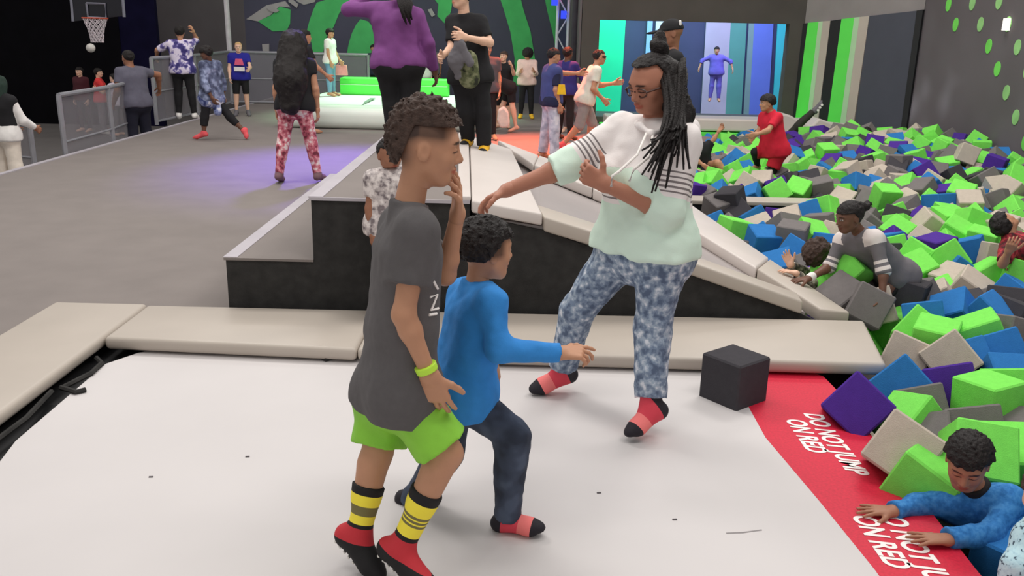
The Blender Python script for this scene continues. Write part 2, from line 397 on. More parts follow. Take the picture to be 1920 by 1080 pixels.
# pads behind the pit
t = tag(MB().box(1.62, 5.3, 15.95, 16.6, 0.05, 0.27).build('safety_pad', m_padwhite, bevel=0.03), 'long white padded sill under the lit side court opening', 'pad')
t = tag(MB().box(1.62, 5.3, 15.9, 17.38, -0.4, 0.03).build('court_step', m_green, bevel=0.01), 'ledge with green light painted into its colour under the white padded sill', 'ledge')  # green light falling on the ledge is put into its colour
t = tag(MB().box(1.62, 6.8, 14.75, 15.55, -0.6, -0.02).build('safety_pad', m_pad, bevel=0.03), 'low beige pad ledge along the far edge of the foam pit', 'pad')
tp = MB(); Yt = 15.15
tp.poly_prism([aty(x, y, Yt) for x, y in ((1462, 212), (1482, 216), (1502, 228), (1520, 238), (1536, 222), (1570, 234), (1610, 238), (1690, 254), (1694, 285), (1470, 285))], (0, 0.6, 0))
tag(tp.build('vinyl_cover', m_padwhite, bevel=0.03), 'rumpled white vinyl cover heaped below the green striped wall', 'cover')

# ------------------------------------------------------------------ trampoline court
struct(MB().box(-2.62, 1.6, -1.0, 5.0, -0.10, -0.045).build('floor_frame', m_blackmetal))
bed = empty('trampoline', (-0.4, 2.5, 0)); tag(bed, 'large pale grey trampoline bed in the foreground', 'trampoline')
bp_ = [(-2.0, -0.8), (1.30, -0.8), (1.27, 2.0), (1.25, 2.6), (1.21, 3.05), (1.15, 3.6), (1.16, 4.0), (1.30, 4.46), (-1.9, 4.56), (-2.02, 4.47), (-2.12, 4.3), (-2.10, 3.4), (-2.06, 3.2)]
MB().poly_prism([(x, y, -0.012) for x, y in bp_], (0, 0, 0.012)).build('bed_fabric', m_bed, bed)
rp = [(1.30, -0.8), (1.58, -0.8), (1.60, 2.6), (1.64, 3.6), (1.67, 4.1), (1.66, 4.35), (1.60, 4.44), (1.5, 4.50), (1.30, 4.50), (1.16, 4.0), (1.15, 3.6), (1.21, 3.05), (1.25, 2.6), (1.27, 2.0)]
rm = MB().poly_prism([(x, y, -0.012) for x, y in rp], (0, 0, 0.0125)).build('red_border', m_red, bed)
rm['label'] = 'red landing border with white warning text'
# dark straps, hooks and specks on the bed edge
for pts in ([(-2.19, 4.35), (-2.13, 4.28), (-2.12, 4.14), (-2.17, 3.95)], [(-2.18, 3.95), (-2.08, 3.90), (-2.05, 3.93)], [(-2.2, 3.9), (-2.16, 3.6), (-2.17, 3.3)]):
    MB().tube([(x, y, 0.012) for x, y in pts], 0.013, 6).build('strap', m_black, bed)
for x0 in (-1.02, 0.95, -0.1):
    MB().tube([(x0-0.12, 4.5, 0.005), (x0, 4.44, 0.012), (x0+0.03, 4.40, 0.012), (x0+0.12, 4.5, 0.01)], 0.011, 6).build('hook', m_black, bed)
for x, y in ((464, 857), (283, 895), (1123, 925), (1265, 975)):
    p = atz(x, y, 0.0); MB().tube([p+V(-0.008, 0, 0.001), p+V(0.008, 0.002, 0.001)], 0.004, 6).build('speck', m_wallgrey, bed)
p0 = atz(1362, 1000); p1 = atz(1392, 999); p2 = atz(1428, 994)
MB().tube([p0, p1, p2], 0.0035, 5).build('scuff_line', mat('scuff_grey', rgb(170, 165, 165), 0.8), bed)
def text(body, loc, size, parent, shear=0.25):
    cu = bpy.data.curves.new('warning_text', 'FONT'); cu.body = body; cu.size = size; cu.shear = shear; cu.offset = 0.0032; cu.extrude = 0.0006; cu.space_character = 1.0
    o = bpy.data.objects.new('tmp', cu); COL.objects.link(o)
    dg = bpy.context.evaluated_depsgraph_get(); dg.update()
    me = bpy.data.meshes.new_from_object(o.evaluated_get(dg)); bpy.data.objects.remove(o)
    t_ = link('warning_text', me, None, parent)
    me.materials.clear(); me.materials.append(m_white)
    off = np.zeros(3); p = parent
    while p is not None: off += np.array(p.location); p = p.parent
    t_.location = Vector([float(a) for a in np.array(loc)-off]); t_.rotation_euler = (0, 0, -math.pi/2); t_.scale = (0.74, 1.0, 1.0)
    return t_
for ys in (3.87, 3.02, 2.17):
    k = text('DO NOT JUMP', (1.405, ys, 0.0022), 0.122, rm)
    k = text('ON RED', (1.298, ys-0.07, 0.0022), 0.122, rm)

def pad(name, label, b, t, m=m_pad, bevel=0.025):
    return tag(MB().hexa(b, t).build(name, m, bevel=bevel, seg=3, smooth=True), label, 'pad')
def slab(pts, z0, z1): return [(x, y, z0) for x, y in pts], [(x, y, z1) for x, y in pts]
pad('safety_pad', 'long beige vinyl pad along the left side of the trampoline', *slab([(-2.79, -0.9), (-2.21, -0.9), (-2.215, 5.10), (-2.78, 5.10)], 0.012, 0.08))
pad('safety_pad', 'beige vinyl pad in front of the black steps', *slab([(-2.2, 4.47), (-0.82, 4.38), (-0.82, 5.06), (-2.2, 5.06)], 0.012, 0.085))
pad('safety_pad', 'long beige vinyl pad running behind the woman to the foam pit', *slab([(-0.815, 4.38), (1.98, 4.34), (2.14, 5.08), (-0.815, 5.06)], 0.012, 0.085))

# black platform with two steps
plat = empty('platform', (-1.0, 6.7, 0)); tag(plat, 'black felt sided platform with two carpeted steps', 'platform')
MB().box(-1.73, -1.2, 5.13, 8.3, 0, 0.355).build('step_side', m_black, plat)
MB().box(-1.2, -0.26, 5.13, 8.3, 0, 0.735).build('platform_side', m_black, plat)
MB().box(-1.74, -1.2, 5.12, 8.31, 0.357, 0.372).build('step_top', m_floor, plat)
MB().box(-1.21, -0.26, 5.12, 8.31, 0.737, 0.752).build('platform_top', m_floor, plat)
MB().box(-1.745, -1.66, 5.13, 8.3, 0.372, 0.376).build('nosing', m_trim, plat)
MB().box(-1.215, -1.13, 5.13, 8.3, 0.752, 0.756).build('nosing', m_trim, plat)
MB().box(-1.21, -0.26, 5.115, 5.125, 0.735, 0.754).build('nosing', m_trim, plat)

# wedge ramp down to the trampoline, bordered by pads
near = [(-0.25, 0.747), (0.18, 0.667), (0.5, 0.56), (1.05, 0.42), (1.76, 0.187)]
ramp = empty('ramp', (0.6, 6.0, 0)); tag(ramp, 'black sided wedge ramp with grey vinyl slope', 'ramp')
MB().poly_prism([(-0.262, 5.13, 0.0)] + [(1.98, 5.13, 0.0)] + [(x, 5.13, z-0.085) for x, z in near[::-1]], (0, 0.05, 0)).build('ramp_side', m_black, ramp)
sl = [(-0.25, 0.66), (0.18, 0.60), (0.6, 0.46), (1.3, 0.27), (1.8, 0.10)]
yf = [8.1, 7.5, 7.1, 6.7, 5.3]
v = []; f = []
for (x, z), y in zip(sl, yf):
    v += [(x, 5.15, z), (x, y, z), (x, 5.15, z-0.03), (x, y, z-0.03)]
for i in range(4):
    a = 4*i; b = a+4; f += [(a, b, b+1, a+1), (a+2, a+3, b+3, b+2), (a, a+2, b+2, b), (a+1, b+1, b+3, a+3)]
f += [(0, 1, 3, 2), (16, 18, 19, 17)]
mb = MB(); mb.v = v; mb.f = f; mb.build('ramp_slope', m_ramp, ramp)
def padseg(label, quad, th, m=m_pad, bevel=0.015):
    return pad('ramp_pad', label, [(x, y, z-th) for x, y, z in quad], quad, m, bevel)
padseg('flat pale pad at the top of the ramp', [(-0.25, 5.10, 0.760), (0.17, 5.10, 0.690), (-0.03, 7.55, 0.745), (-0.42, 8.1, 0.790)], 0.075, m_padwhite)
padseg('narrow white lip pad on the platform edge', [(-0.33, 5.12, 0.78), (-0.255, 5.12, 0.78), (-0.43, 8.1, 0.81), (-0.52, 8.1, 0.81)], 0.03, m_padwhite, 0.008)
padseg('beige pad along the near side of the ramp, upper half', [(0.18, 5.10, 0.672), (1.04, 5.10, 0.428), (1.04, 5.32, 0.432), (0.14, 5.44, 0.680)], 0.09)
padseg('beige pad along the near side of the ramp, lower half', [(1.045, 5.10, 0.426), (1.765, 5.10, 0.185), (1.78, 5.27, 0.190), (1.045, 5.32, 0.432)], 0.085)
padseg('white pad along the far side of the ramp, topmost', [(-0.02, 7.56, 0.735), (0.15, 7.02, 0.70), (0.20, 7.55, 0.70), (-0.16, 8.0, 0.77)], 0.07, m_padwhite)
padseg('white pad along the far side of the ramp, behind the reaching arm', [(0.155, 7.0, 0.70), (0.61, 6.83, 0.555), (0.68, 7.45, 0.555), (0.205, 7.54, 0.70)], 0.09, m_padwhite)
padseg('white pad along the far side of the ramp, hidden behind the woman', [(0.615, 6.82, 0.55), (1.29, 6.38, 0.36), (1.55, 7.70, 0.29), (0.685, 7.44, 0.55)], 0.09, m_padwhite)
padseg('white pad along the far side of the ramp, beside the green cube', [(1.295, 6.37, 0.36), (1.62, 5.66, 0.245), (1.875, 6.26, 0.165), (1.555, 7.69, 0.285)], 0.09, m_padwhite)
padseg('white pad at the foot of the ramp under the girl\'s hand', [(1.625, 5.65, 0.243), (1.90, 5.16, 0.12), (2.09, 5.18, 0.10), (1.88, 6.25, 0.16)], 0.09, m_pad)

# padded beam across the pit
db = empty('pit_beam', (3.0, 9.1, 0)); tag(db, 'beige topped black beam across the middle of the foam pit', 'beam')
MB().box(1.6, 3.6, 9.0, 9.25, -0.3, 0.03).build('beam_body', m_blackmetal, db); MB().box(1.6, 3.62, 8.98, 9.27, 0.03, 0.075).build('beam_cap', m_pad, db, 0.01)

# ------------------------------------------------------------------ rails, hoop, inflatable, truss
m_mesh = mat('grey_mesh_panel', rgb(150, 146, 152), 0.7, 0.05, 5, alpha=0.38)
def railing(label, pts, h, base, mid=True, alpha_panel=True):
    r_ = empty('railing', (pts[0][0], pts[0][1], base)); tag(r_, label, 'railing')
    for i, (x, y) in enumerate(pts):
        MB().tube([(x, y, base), (x, y, base+h)], 0.035, 8).build('post', m_steel, r_)
        if i:
            q = pts[i-1]
            MB().tube([(q[0], q[1], base+h), (x, y, base+h)], 0.032, 8).build('top_rail', m_steel, r_)
            MB().tube([(q[0], q[1], base+0.06), (x, y, base+0.06)], 0.022, 6).build('bottom_rail', m_steel, r_)
            if mid: MB().tube([(q[0], q[1], base+h*0.5), (x, y, base+h*0.5)], 0.016, 6).build('middle_rail', m_steel, r_)
            d = norm(V(x-q[0], y-q[1], 0)); nn = V(-d[1], d[0], 0)*0.004
            a, b = V(q[0], q[1], 0)+d*0.04, V(x, y, 0)-d*0.04
            MB().poly_prism([a+V(0, 0, base+0.08), b+V(0, 0, base+0.08), b+V(0, 0, base+h-0.03), a+V(0, 0, base+h-0.03)], nn).build('mesh_panel', m_mesh, r_)
    return r_
railing('steel railing section with mesh beside the lower basketball floor', [(-5.98, 11.7), (-6.05, 13.3), (-6.25, 14.6)], 1.22, -0.45)
railing('long steel railing with grey mesh panels along the far left floor', [(-6.3, 15.6), (-6.2, 17.4), (-6.35, 20.0), (-5.2, 20.05), (-4.2, 20.1), (-3.3, 20.1)], 1.13, -0.02)
railing('low dark railing on the basketball floor behind the white-sleeved woman', [(-6.3, 11.5), (-9.5, 12.6)], 0.95, -0.5, mid=True)
po = empty('pole', (-6.36, 20.1, 0)); tag(po, 'tall white pole rising behind the mesh railing', 'pole')
MB().tube([(-6.36, 20.1, 0.0), (-6.36, 20.1, 4.6)], 0.055, 10).build('shaft', mat('white_paint', rgb(205, 200, 205), 0.5), po); MB().box(-6.46, -6.26, 20.0, 20.2, 0, 0.03).build('base_plate', m_steel, po)
hp = empty('basketball_hoop', (-7.1, 16.0, 1.3)); tag(hp, 'basketball hoop with white net on a dark backboard', 'hoop')
HY = 16.0
def hy(x, y, Y=HY): return aty(x, y, Y)
MB().poly_prism([hy(132, -30), hy(228, -30), hy(234, 30), hy(136, 40)], (0, 0.04, 0)).build('backboard', mat('dark_glass_board', rgb(16, 16, 26), 0.2), hp)
m_bl = mat('backboard_line', rgb(120, 120, 132), 0.6)
for a, b in (((131, -30), (137, 40)), ((228, -30), (233, 32))): MB().tube([hy(*a), hy(*b)], 0.025, 6).build('edge_trim', m_bl, hp)
MB().tube([hy(162, 6, HY-.02), hy(197, 7, HY-.02), hy(199, 34, HY-.02), hy(165, 32, HY-.02), hy(162, 6, HY-.02)], 0.02, 6).build('target_square', m_bl, hp)
rc = hy(178, 34, HY-0.28)
MB().tube([rc+V(0.2*math.cos(t), 0.2*math.sin(t), 0) for t in np.linspace(0, 2*math.pi, 20)], 0.014, 6).build('rim', mat('orange_rim', rgb(200, 80, 50), 0.5), hp)
nb = MB()
for k in range(12):
    a0 = 2*math.pi*k/12
    for s_ in (1, -1):
        nb.tube([rc+V(r_*math.cos(a0+s_*0.5*i), r_*math.sin(a0+s_*0.5*i), -0.1*i) for i, r_ in enumerate((0.2, 0.16, 0.125, 0.11, 0.1))], 0.008, 4)
nb.build('net', mat('white_net_cord', rgb(200, 190, 195), 0.8), hp)
def ball(name, label, c, r, m):
    bm = bmesh.new(); bmesh.ops.create_uvsphere(bm, u_segments=20, v_segments=12, radius=r); me = bpy.data.meshes.new(name); bm.to_mesh(me); bm.free()
    me.polygons.foreach_set('use_smooth', [True]*len(me.polygons)); o = link(name, me, m, None, c); tag(o, label, 'ball'); return o
ball('basketball', 'pale ball falling below the basketball net', aty(170, 90, 15.5), 0.075, mat('pale_ball_rubber', rgb(200, 196, 190), 0.7, 0.1, 20))

# air track with lime blocks
at_ = empty('air_track', (-2.4, 17.0, 0)); tag(at_, 'white inflatable air track lit green at the back', 'inflatable')
MB().box(-4.15, -0.62, 15.35, 19.1, 0.0, 0.36).build('air_mattress', mat('white_pvc', rgb(232, 240, 230), 0.4, 0.03, 2), at_, 0.14, 5, True)
MB().box(-4.0, -0.75, 16.0, 16.015, 0.355, 0.362).build('seam_line', mat('dark_seam', rgb(150, 170, 155), 0.6), at_)
MB().poly_prism([aty(548+120, 201, 15.95), aty(682, 196, 16.1), aty(704, 184, 17.4), aty(694, 184, 17.4)], (0, 0, 0.004)).build('mark_line', m_mesh if False else mat('grey_mark', rgb(120, 130, 122), 0.7), at_)
def block(label, x0, x1):
    b = empty('foam_block', ((x0+x1)/2, 18.6, 0.36)); tag(b, label, 'block')
    MB().box(x0, x1, 18.42, 18.85, 0.30 if False else 0.362, 0.70).build('block_body', m_green, b, 0.03, 3, True)
    MB().box(x0+0.02, x1-0.02, 18.405, 18.42, 0.56, 0.575).build('highlight_piping', m_pg, b)  # thin pale green band across the front of the block
block('bright green foam block on the air track beside the girl in white', -3.62, -2.62); block('bright green foam block on the air track beside the teen in black', -2.16, -1.40)
# lighting truss
tr = empty('lighting_truss', (0.85, 18.6, 0)); tag(tr, 'white metal lighting truss tower with coloured lamps', 'truss')
m_tr = mat('white_truss_paint', rgb(205, 210, 222), 0.4)
T = [V(0.80, 18.6, 0), V(1.02, 18.6, 0), V(0.80, 18.82, 0), V(1.02, 18.82, 0)]
for q in T: MB().tube([q, q+V(0, 0, 3.6)], 0.026, 8).build('chord', m_tr, tr)
for i in range(9):
    z0 = 0.1+i*0.38; z1 = z0+0.38
    for a, b in ((0, 1), (2, 3)):
        if i % 2: a, b = b, a
        MB().tube([T[a]+V(0, 0, z0), T[b]+V(0, 0, z1)], 0.011, 6).build('brace', m_tr, tr)
MB().box(0.86, 0.97, 18.5, 18.6, 2.32, 2.46).build('red_lamp', mat('red_lamp_glow', rgb(220, 30, 40), emit=rgb(255, 40, 60), estr=1.5), tr)
MB().box(0.86, 0.97, 18.5, 18.6, 1.95, 2.10).build('blue_lamp', mat('blue_lamp_glow', rgb(40, 60, 200), emit=rgb(50, 70, 255), estr=1.2), tr)
MB().box(0.66, 0.78, 18.45, 18.6, 2.2, 2.45).build('side_lamp', mat('blue_lamp_glow', rgb(40, 60, 200)), tr)
# dark curtain post right of the truss
tag(MB().tube([(1.14, 18.0, 0), (1.12, 18.0, 3.6)], 0.10, 10, 0.06).build('curtain', mat('dark_grey_curtain', rgb(62, 60, 68), 0.9), smooth=True), 'gathered dark grey curtain hanging right of the truss', 'curtain')
# ------------------------------------------------------------------ people
m_skin = mat('skin', (1, 1, 1, 1), 0.5, 0.03, 30, 0.04, 260, attr='col', spec=0.35)
m_hair = mat('black_hair', rgb(26, 20, 19), 0.6, 0.35, 60, 0.6, 160, spec=0.35)
m_hairb = mat('dark_brown_hair', rgb(70, 54, 47), 0.65, 0.3, 60, 0.6, 160, spec=0.3)
m_hairl = mat('blond_hair', rgb(196, 160, 110), 0.65, 0.2, 60, 0.4, 160, spec=0.3)
SK = dict(tan=(190, 138, 108), brown=(152, 104, 80), dark=(108, 74, 58), light=(226, 182, 156), warm=(190, 140, 110))
def lrgb(c): return np.array([lin(x) for x in c])
def wrinkle(amp, f, seed=0):
    def g(P): return amp*(vnoise(P*np.array([1, 1, 0.55])+seed*3.7, f)*1.3+vnoise(P+seed*1.3, f*2.3)*0.6)
    return g
def mix(a, b, t): return a+(b-a)*t
class Person:
    def __init__(s, label, J, H, head, skin='brown', h=0.014, build=1.0, fem=False, hands=None, hh=None, group=None, lower=True, face=True, bust=0.0, hipk=1.0):
        s.J = J; s.H = H; s.s = H/1.7; s.h = h; s.b = build; s.skin = lrgb(SK[skin]); s.fem = fem
        base = (J['anL']+J['anR'])/2 if 'anL' in J else J['hpL']
        s.o = np.array([base[0], base[1], min(J['anL'][2], J['anR'][2])-0.04*s.s if 'anL' in J else base[2]])
        s.root = empty('person', s.o); tag(s.root, label, 'person', group)
        s.shc = (J['shL']+J['shR'])/2; s.hpc = (J['hpL']+J['hpR'])/2
        s.up = norm(s.shc-s.hpc); s.right = norm(J['shR']-J['shL']); s.fwd = norm(np.cross(s.up, s.right))
        s.hfwd = norm(head['fwd']); hu = np.asarray(head.get('up', (0, 0, 1)), float)
        s.hx = norm(np.cross(s.hfwd, hu)); s.hz = norm(np.cross(s.hx, s.hfwd)); s.HM = np.stack([s.hx, s.hfwd, s.hz], 1)
        s.hc = head['c']; s.hs = hh or H*0.135; s.lower = lower; s.face = face; s.bust = bust
        s.hands = hands or {}; s.hipk = hipk
    def hl(s, x, y, z): return s.hc+s.HM@(np.array([x, y, z])*s.hs)
    # --- anatomy primitives, inflated by o
    def torso(s, o=0.0, flare=0.0, k=0.05):
        J, q, b = s.J, s.s, s.b; P = []
        hipdown = -s.up
        for sd in 'LR':
            sh, hp = J['sh'+sd], J['hp'+sd]
            ch = mix(sh, s.shc, 0.42)-s.up*0.09*q; wa = mix(mix(sh, hp, 0.58), mix(s.shc, s.hpc, 0.58), 0.38 if s.fem else 0.30)
            hi = hp+s.up*0.035*q
            P += [Cap(sh-s.right*0.0, mix(sh, s.shc, 0.6)+s.up*0.015*q, 0.052*q*b+o, 0.055*q*b+o, k),
                  Cap(ch, wa, 0.098*q*b+o, 0.082*q*b+o+flare*0.5, k), Cap(wa, hi, 0.082*q*b+o+flare*0.5, 0.095*q*b+o+flare, k)]
            if s.bust > 0: P.append(Ell(mix(sh, s.shc, 0.45)-s.up*0.17*q+s.fwd*0.085*q*b, np.array([0.07, 0.07, 0.07])*q*s.bust+o, None, k))
        P.append(Cap(s.shc-s.up*0.10*q, s.hpc+s.up*0.05*q, 0.10*q*b+o, 0.098*q*b+o+flare, k))
        if s.b > 1.15: P.append(Ell(mix(s.shc, s.hpc, 0.68)+s.fwd*0.05*q, np.array([0.13, 0.13, 0.14])*q*b*0.85+o, None, k))
        return P
    def hipsP(s, o=0.0, k=0.05):
        J, q, b = s.J, s.s, s.b; P = []
        for sd in 'LR':
            P.append(Ell(J['hp'+sd]-s.fwd*0.035*q, np.array([0.098, 0.098, 0.105])*q*b*s.hipk*(1.08 if s.fem else 1)+o, None, k))
        P.append(Cap(J['hpL']+s.up*0.02*q, J['hpR']+s.up*0.02*q, 0.095*q*b*s.hipk+o, 0.095*q*b*s.hipk+o, k))
        return P
    def armP(s, sd, o=0.0, upto=2.0, k=0.02, tip=None, cutfirst=None, o2=None):
        J, q, b = s.J, s.s, s.b; sh, el, wr = J['sh'+sd], J['el'+sd], J['wr'+sd]; P = []
        o2 = o if o2 is None else o2
        if upto >= 1: P.append(Cap(sh, el, 0.050*q*b+o, 0.039*q*b+o, k))
        else:
            e = mix(sh, el, upto); P.append(Cap(sh, mix(sh, el, upto+0.1), 0.052*q*b+o, mix(0.052, 0.041, upto)*q*b+o2, k, clip=[(e, norm(el-sh))]))
        if upto > 1:
            t = min(upto-1, 1.0); e = mix(el, wr, t)
            P.append(Cap(el, mix(el, wr, min(1.0, t+0.1)), 0.041*q*b+o, mix(0.042, 0.027, t)*q*b+o2, k, clip=[(e, norm(wr-el))] if t < 1 or o > 0 else []))
            if o == 0: P.append(Ell(mix(el, wr, 0.25), np.array([0.0405]*3)*q*b, None, k))
        return P
    def legP(s, sd, o=0.0, upto=2.0, k=0.03, o2=None):
        J, q, b = s.J, s.s, s.b; hp, kn, an = J['hp'+sd], J['kn'+sd], J['an'+sd]; P = []
        o2 = o if o2 is None else o2; f = 1.06 if s.fem else 1.0
        if upto >= 1: P.append(Cap(hp, kn, 0.086*q*b*f+o, 0.056*q*b+mix(o, o2, .5), k))
        else:
            e = mix(hp, kn, upto); P.append(Cap(hp, mix(hp, kn, upto+0.15), 0.088*q*b*f+o, mix(0.088, 0.058, upto)*q*b+o2, k, clip=[(e, norm(kn-hp))]))
        if upto > 1:
            t = min(upto-1, 1.0); e = mix(kn, an, t)
            P.append(Cap(kn, mix(kn, an, min(1.0, t+0.1)), 0.055*q*b+mix(o, o2, .5), mix(0.05, 0.036, t)*q*b+o2, k, clip=[(e, norm(an-kn))] if o > 0 else []))
            back = np.cross(norm(an-kn), s.right)
            if np.dot(back, s.fwd) > 0: back = -back
            P.append(Cap(mix(kn, an, 0.16)+back*0.014*q, mix(kn, an, 0.5)+back*0.008*q, 0.053*q*b+o, 0.042*q*b+o, k, clip=[(e, norm(an-kn))] if o > 0 else []))
        return P
    def footP(s, sd, o=0.0, k=0.02):
        J, q = s.J, s.s; an, to = J['an'+sd], J['to'+sd]; shin = norm(an-J['kn'+sd])
        d = norm(to-an); dn = shin-d*(shin@d); dn = norm(dn) if np.linalg.norm(dn) > 0.1 else V(0, 0, -1)
        heel = an+dn*0.035*q-norm(to-an)*0.03*q
        ball = mix(an, to, 0.72)+dn*0.012*q
        return [Cap(an, heel, 0.036*q+o, 0.034*q+o, k), Cap(heel, ball, 0.033*q+o, 0.036*q+o, k, n=dn, q=0.8), Cap(an, ball, 0.034*q+o, 0.032*q+o, k), Cap(ball, to, 0.036*q+o, 0.026*q+o, k, n=dn, q=0.7)]
    def handP(s, sd):
        J, q = s.J, s.s; wr = J['wr'+sd]; hd = s.hands.get(sd, {})
        d = norm(hd.get('dir', wr-J['el'+sd])); n = np.asarray(hd.get('n', s.right*(1 if sd == 'L' else -1)), float)
        n = norm(n-d*(n@d)); th = np.cross(d, n)*(1 if sd == 'R' else -1)
        L = 0.185*q*hd.get('size', 1.0); curl = hd.get('curl', 0.5); spread = hd.get('spread', 0.12)
        P = []; kw = 0.03*q
        lens = [0.40, 0.45, 0.42, 0.33]
        curls = hd.get('curls', [curl]*4)
        for i in range(4):
            off = (1.5-i)/1.5
            kn = wr+d*L*(0.50-0.03*abs(i-1))+th*off*L*0.175
            P.append(Cap(wr+th*off*L*0.08, kn, L*0.105, L*0.075, 0.012*q, n=n, q=0.85))
            fd = norm(d+th*off*spread); p = kn; a = 0.0; r = L*0.056
            for j, fr in enumerate((0.45, 0.32, 0.26)):
                a += curls[i]*(0.8 if j == 0 else 0.9)
                v = fd*math.cos(a)+n*math.sin(a); p2 = p+v*L*lens[i]*fr
                P.append(Cap(p, p2, r, r*0.88, 0.0035)); p = p2; r *= 0.88
        p = wr+d*L*0.12+th*L*0.12+n*L*0.03; tc = hd.get('thumb', 0.6)
        for j, fr in enumerate((0.26, 0.19, 0.15)):
            v = norm(d*(0.55+0.25*j)+th*tc*(1-0.25*j)+n*0.25*(j+0.5)); p2 = p+v*L*fr; P.append(Cap(p, p2, L*(0.085, 0.066, 0.058)[j], L*(0.066, 0.058, 0.05)[j], 0.006 if j else 0.012)); p = p2
        return P, wr, d
    def headP(s):
        h = s.hs; M = s.HM; hl = s.hl
        def E(c, r, k=0.06, sub=False): return Ell(hl(*c), np.array(r)*h, M, k*h, sub)
        def C(a, b, ra, rb, k=0.05): return Cap(hl(*a), hl(*b), ra*h, rb*h, k*h)
        P = [E((0, -.05, .13), (.335, .425, .365), .1), E((0, .10, -.10), (.275, .285, .37), .12), E((0, .23, -.37), (.12, .11, .10), .1)]
        for q in (1, -1):
            P += [C((.19*q, .02, -.22), (.10*q, .22, -.36), .09, .08, .1), E((.16*q, .23, -.10), (.10, .09, .10), .08)]
        P.append(E((0, .30, .12), (.21, .085, .075), .08))
        for q in (1, -1): P.append(E((.125*q, .405, .035), (.085, .075, .055), .05, True))
        for q in (1, -1): P.append(E((.125*q, .315, .03), (.075, .062, .055), .015))
        P += [C((0, .355, .06), (0, .43, -.10), .035, .055, .05), E((.055, .385, -.125), (.04, .045, .035), .03), E((-.055, .385, -.125), (.04, .045, .035), .03)]
        P += [E((0, .365, -.225), (.105, .05, .03), .02), E((0, .352, -.282), (.09, .05, .034), .02)]
        for q in (1, -1):
            P += [E((.335*q, -.05, -.02), (.035, .085, .125), .03), E((.372*q, -.035, -.01), (.022, .045, .075), .02, True)]
        return P
    def neckP(s, o=0.0):
        q = s.s*(0.88 if s.fem else 1.0)*min(1.1, s.b)
        base = mix(s.shc, s.J['nk'], 0.75) if 'nk' in s.J else s.shc+s.up*0.03*s.s
        return [Cap(base-s.up*0.02*s.s, s.hl(0, -.10, -.22), 0.056*q+o, 0.05*q+o, 0.035*s.s)]
    def paint(s, P):
        c = np.tile(s.skin, (len(P), 1)); L = ((P-s.hc)@s.HM)/s.hs
        x, y, z = L.T; ax = np.abs(x); front = (y > 0.2)
        def blend(m, col):
            m = np.clip(m, 0, 1)[:, None]; c[:] = c*(1-m)+np.asarray(col)*m
        lips = (1-np.sqrt((x/.115)**2+((z+.252)/.062)**2))*6*(y > .28)
        blend(lips*0.75, s.skin*np.array([0.95, 0.55, 0.55]))
        brow = (1-np.sqrt(((ax-.135)/.10)**2+((z-.125+.25*(ax-.12)**2*4)/.026)**2))*5*front
        blend(brow*0.9, s.skin*0.12)
        if s.eyes == 'down':
            eye = (1-np.sqrt(((ax-.125)/.085)**2+((z-.005)/.018)**2))*5*front; blend(eye*0.9, s.skin*0.08)
        else:
            eye = (1-np.sqrt(((ax-.125)/.07)**2+((z-.03)/.032)**2))*6*front; blend(eye, (0.55, 0.52, 0.5))
            ir = (1-np.sqrt(((ax-.125)/.034)**2+((z-.03)/.034)**2))*6*front; blend(ir, (0.01, 0.008, 0.006))
        blend((1-np.sqrt(((ax-.035)/.022)**2+((z+.15)/.018)**2))*4*(y > .34), s.skin*0.35)
        if s.scalp is not None: blend(s.scalp(x, y, z), s.scalpc)
        return c
    eyes = 'open'; scalp = None; scalpc = np.array([0.012, 0.009, 0.008])
    def body(s, hhead=None, hhand=None, legs=True, feet=True):
        J = s.J; k = s.s
        hhead = hhead or min(s.h, s.hs/32); hhand = hhand or min(s.h*0.5, 0.0065*max(k, .6))
        prims = s.torso()+s.hipsP()+s.armP('L')+s.armP('R')+s.neckP()
        if legs:
            prims += s.legP('L')+s.legP('R')
            if feet: prims += s.footP('L')+s.footP('R')
        patches = []; cut = []
        # head patch: cut by a plane through the neck
        nd = norm(s.hl(0, -.1, -.22)-s.neckP()[0].a)
        npt = mix(s.neckP()[0].a, s.hl(0, -.1, -.22), 0.55)
        hp = s.headP()+s.neckP()
        patches.append(surf(hp, hhead, clip=[(npt-nd*0.004, -nd)]))
        for sd in 'LR':
            if s.hands.get(sd) == 'none': continue
            P, wr, d = s.handP(sd); ax = norm(wr-J['el'+sd])
            patches.append(surf(P+s.armP(sd)[-2:], hhand, clip=[(wr-ax*0.03*k, -ax)]))
        V0, Q0 = surf(prims, s.h)
        Vs, Qs, n = [V0], [Q0], len(V0)
        for v, q in patches: Vs.append(v); Qs.append(q+n); n += len(v)
        Vv = np.concatenate(Vs); Qq = np.concatenate(Qs)
        me = npmesh('body', Vv, Qq, dict(col=s.paint(Vv)), s.o)
        s.bodyo = link('body', me, m_skin, s.root); return s
    def add(s, name, prims, m, h=None, clip=(), disp=None, damp=0.0, attrs=None, label=None, parent=None):
        v, q = surf(prims, h or s.h, clip, disp, damp)
        if len(v) == 0: return None
        a = {k_: f_(v) for k_, f_ in (attrs or {}).items()}
        o = link(name, npmesh(name, v, q, a, s.o), m, parent or s.root)
        if label: o['label'] = label
        return o
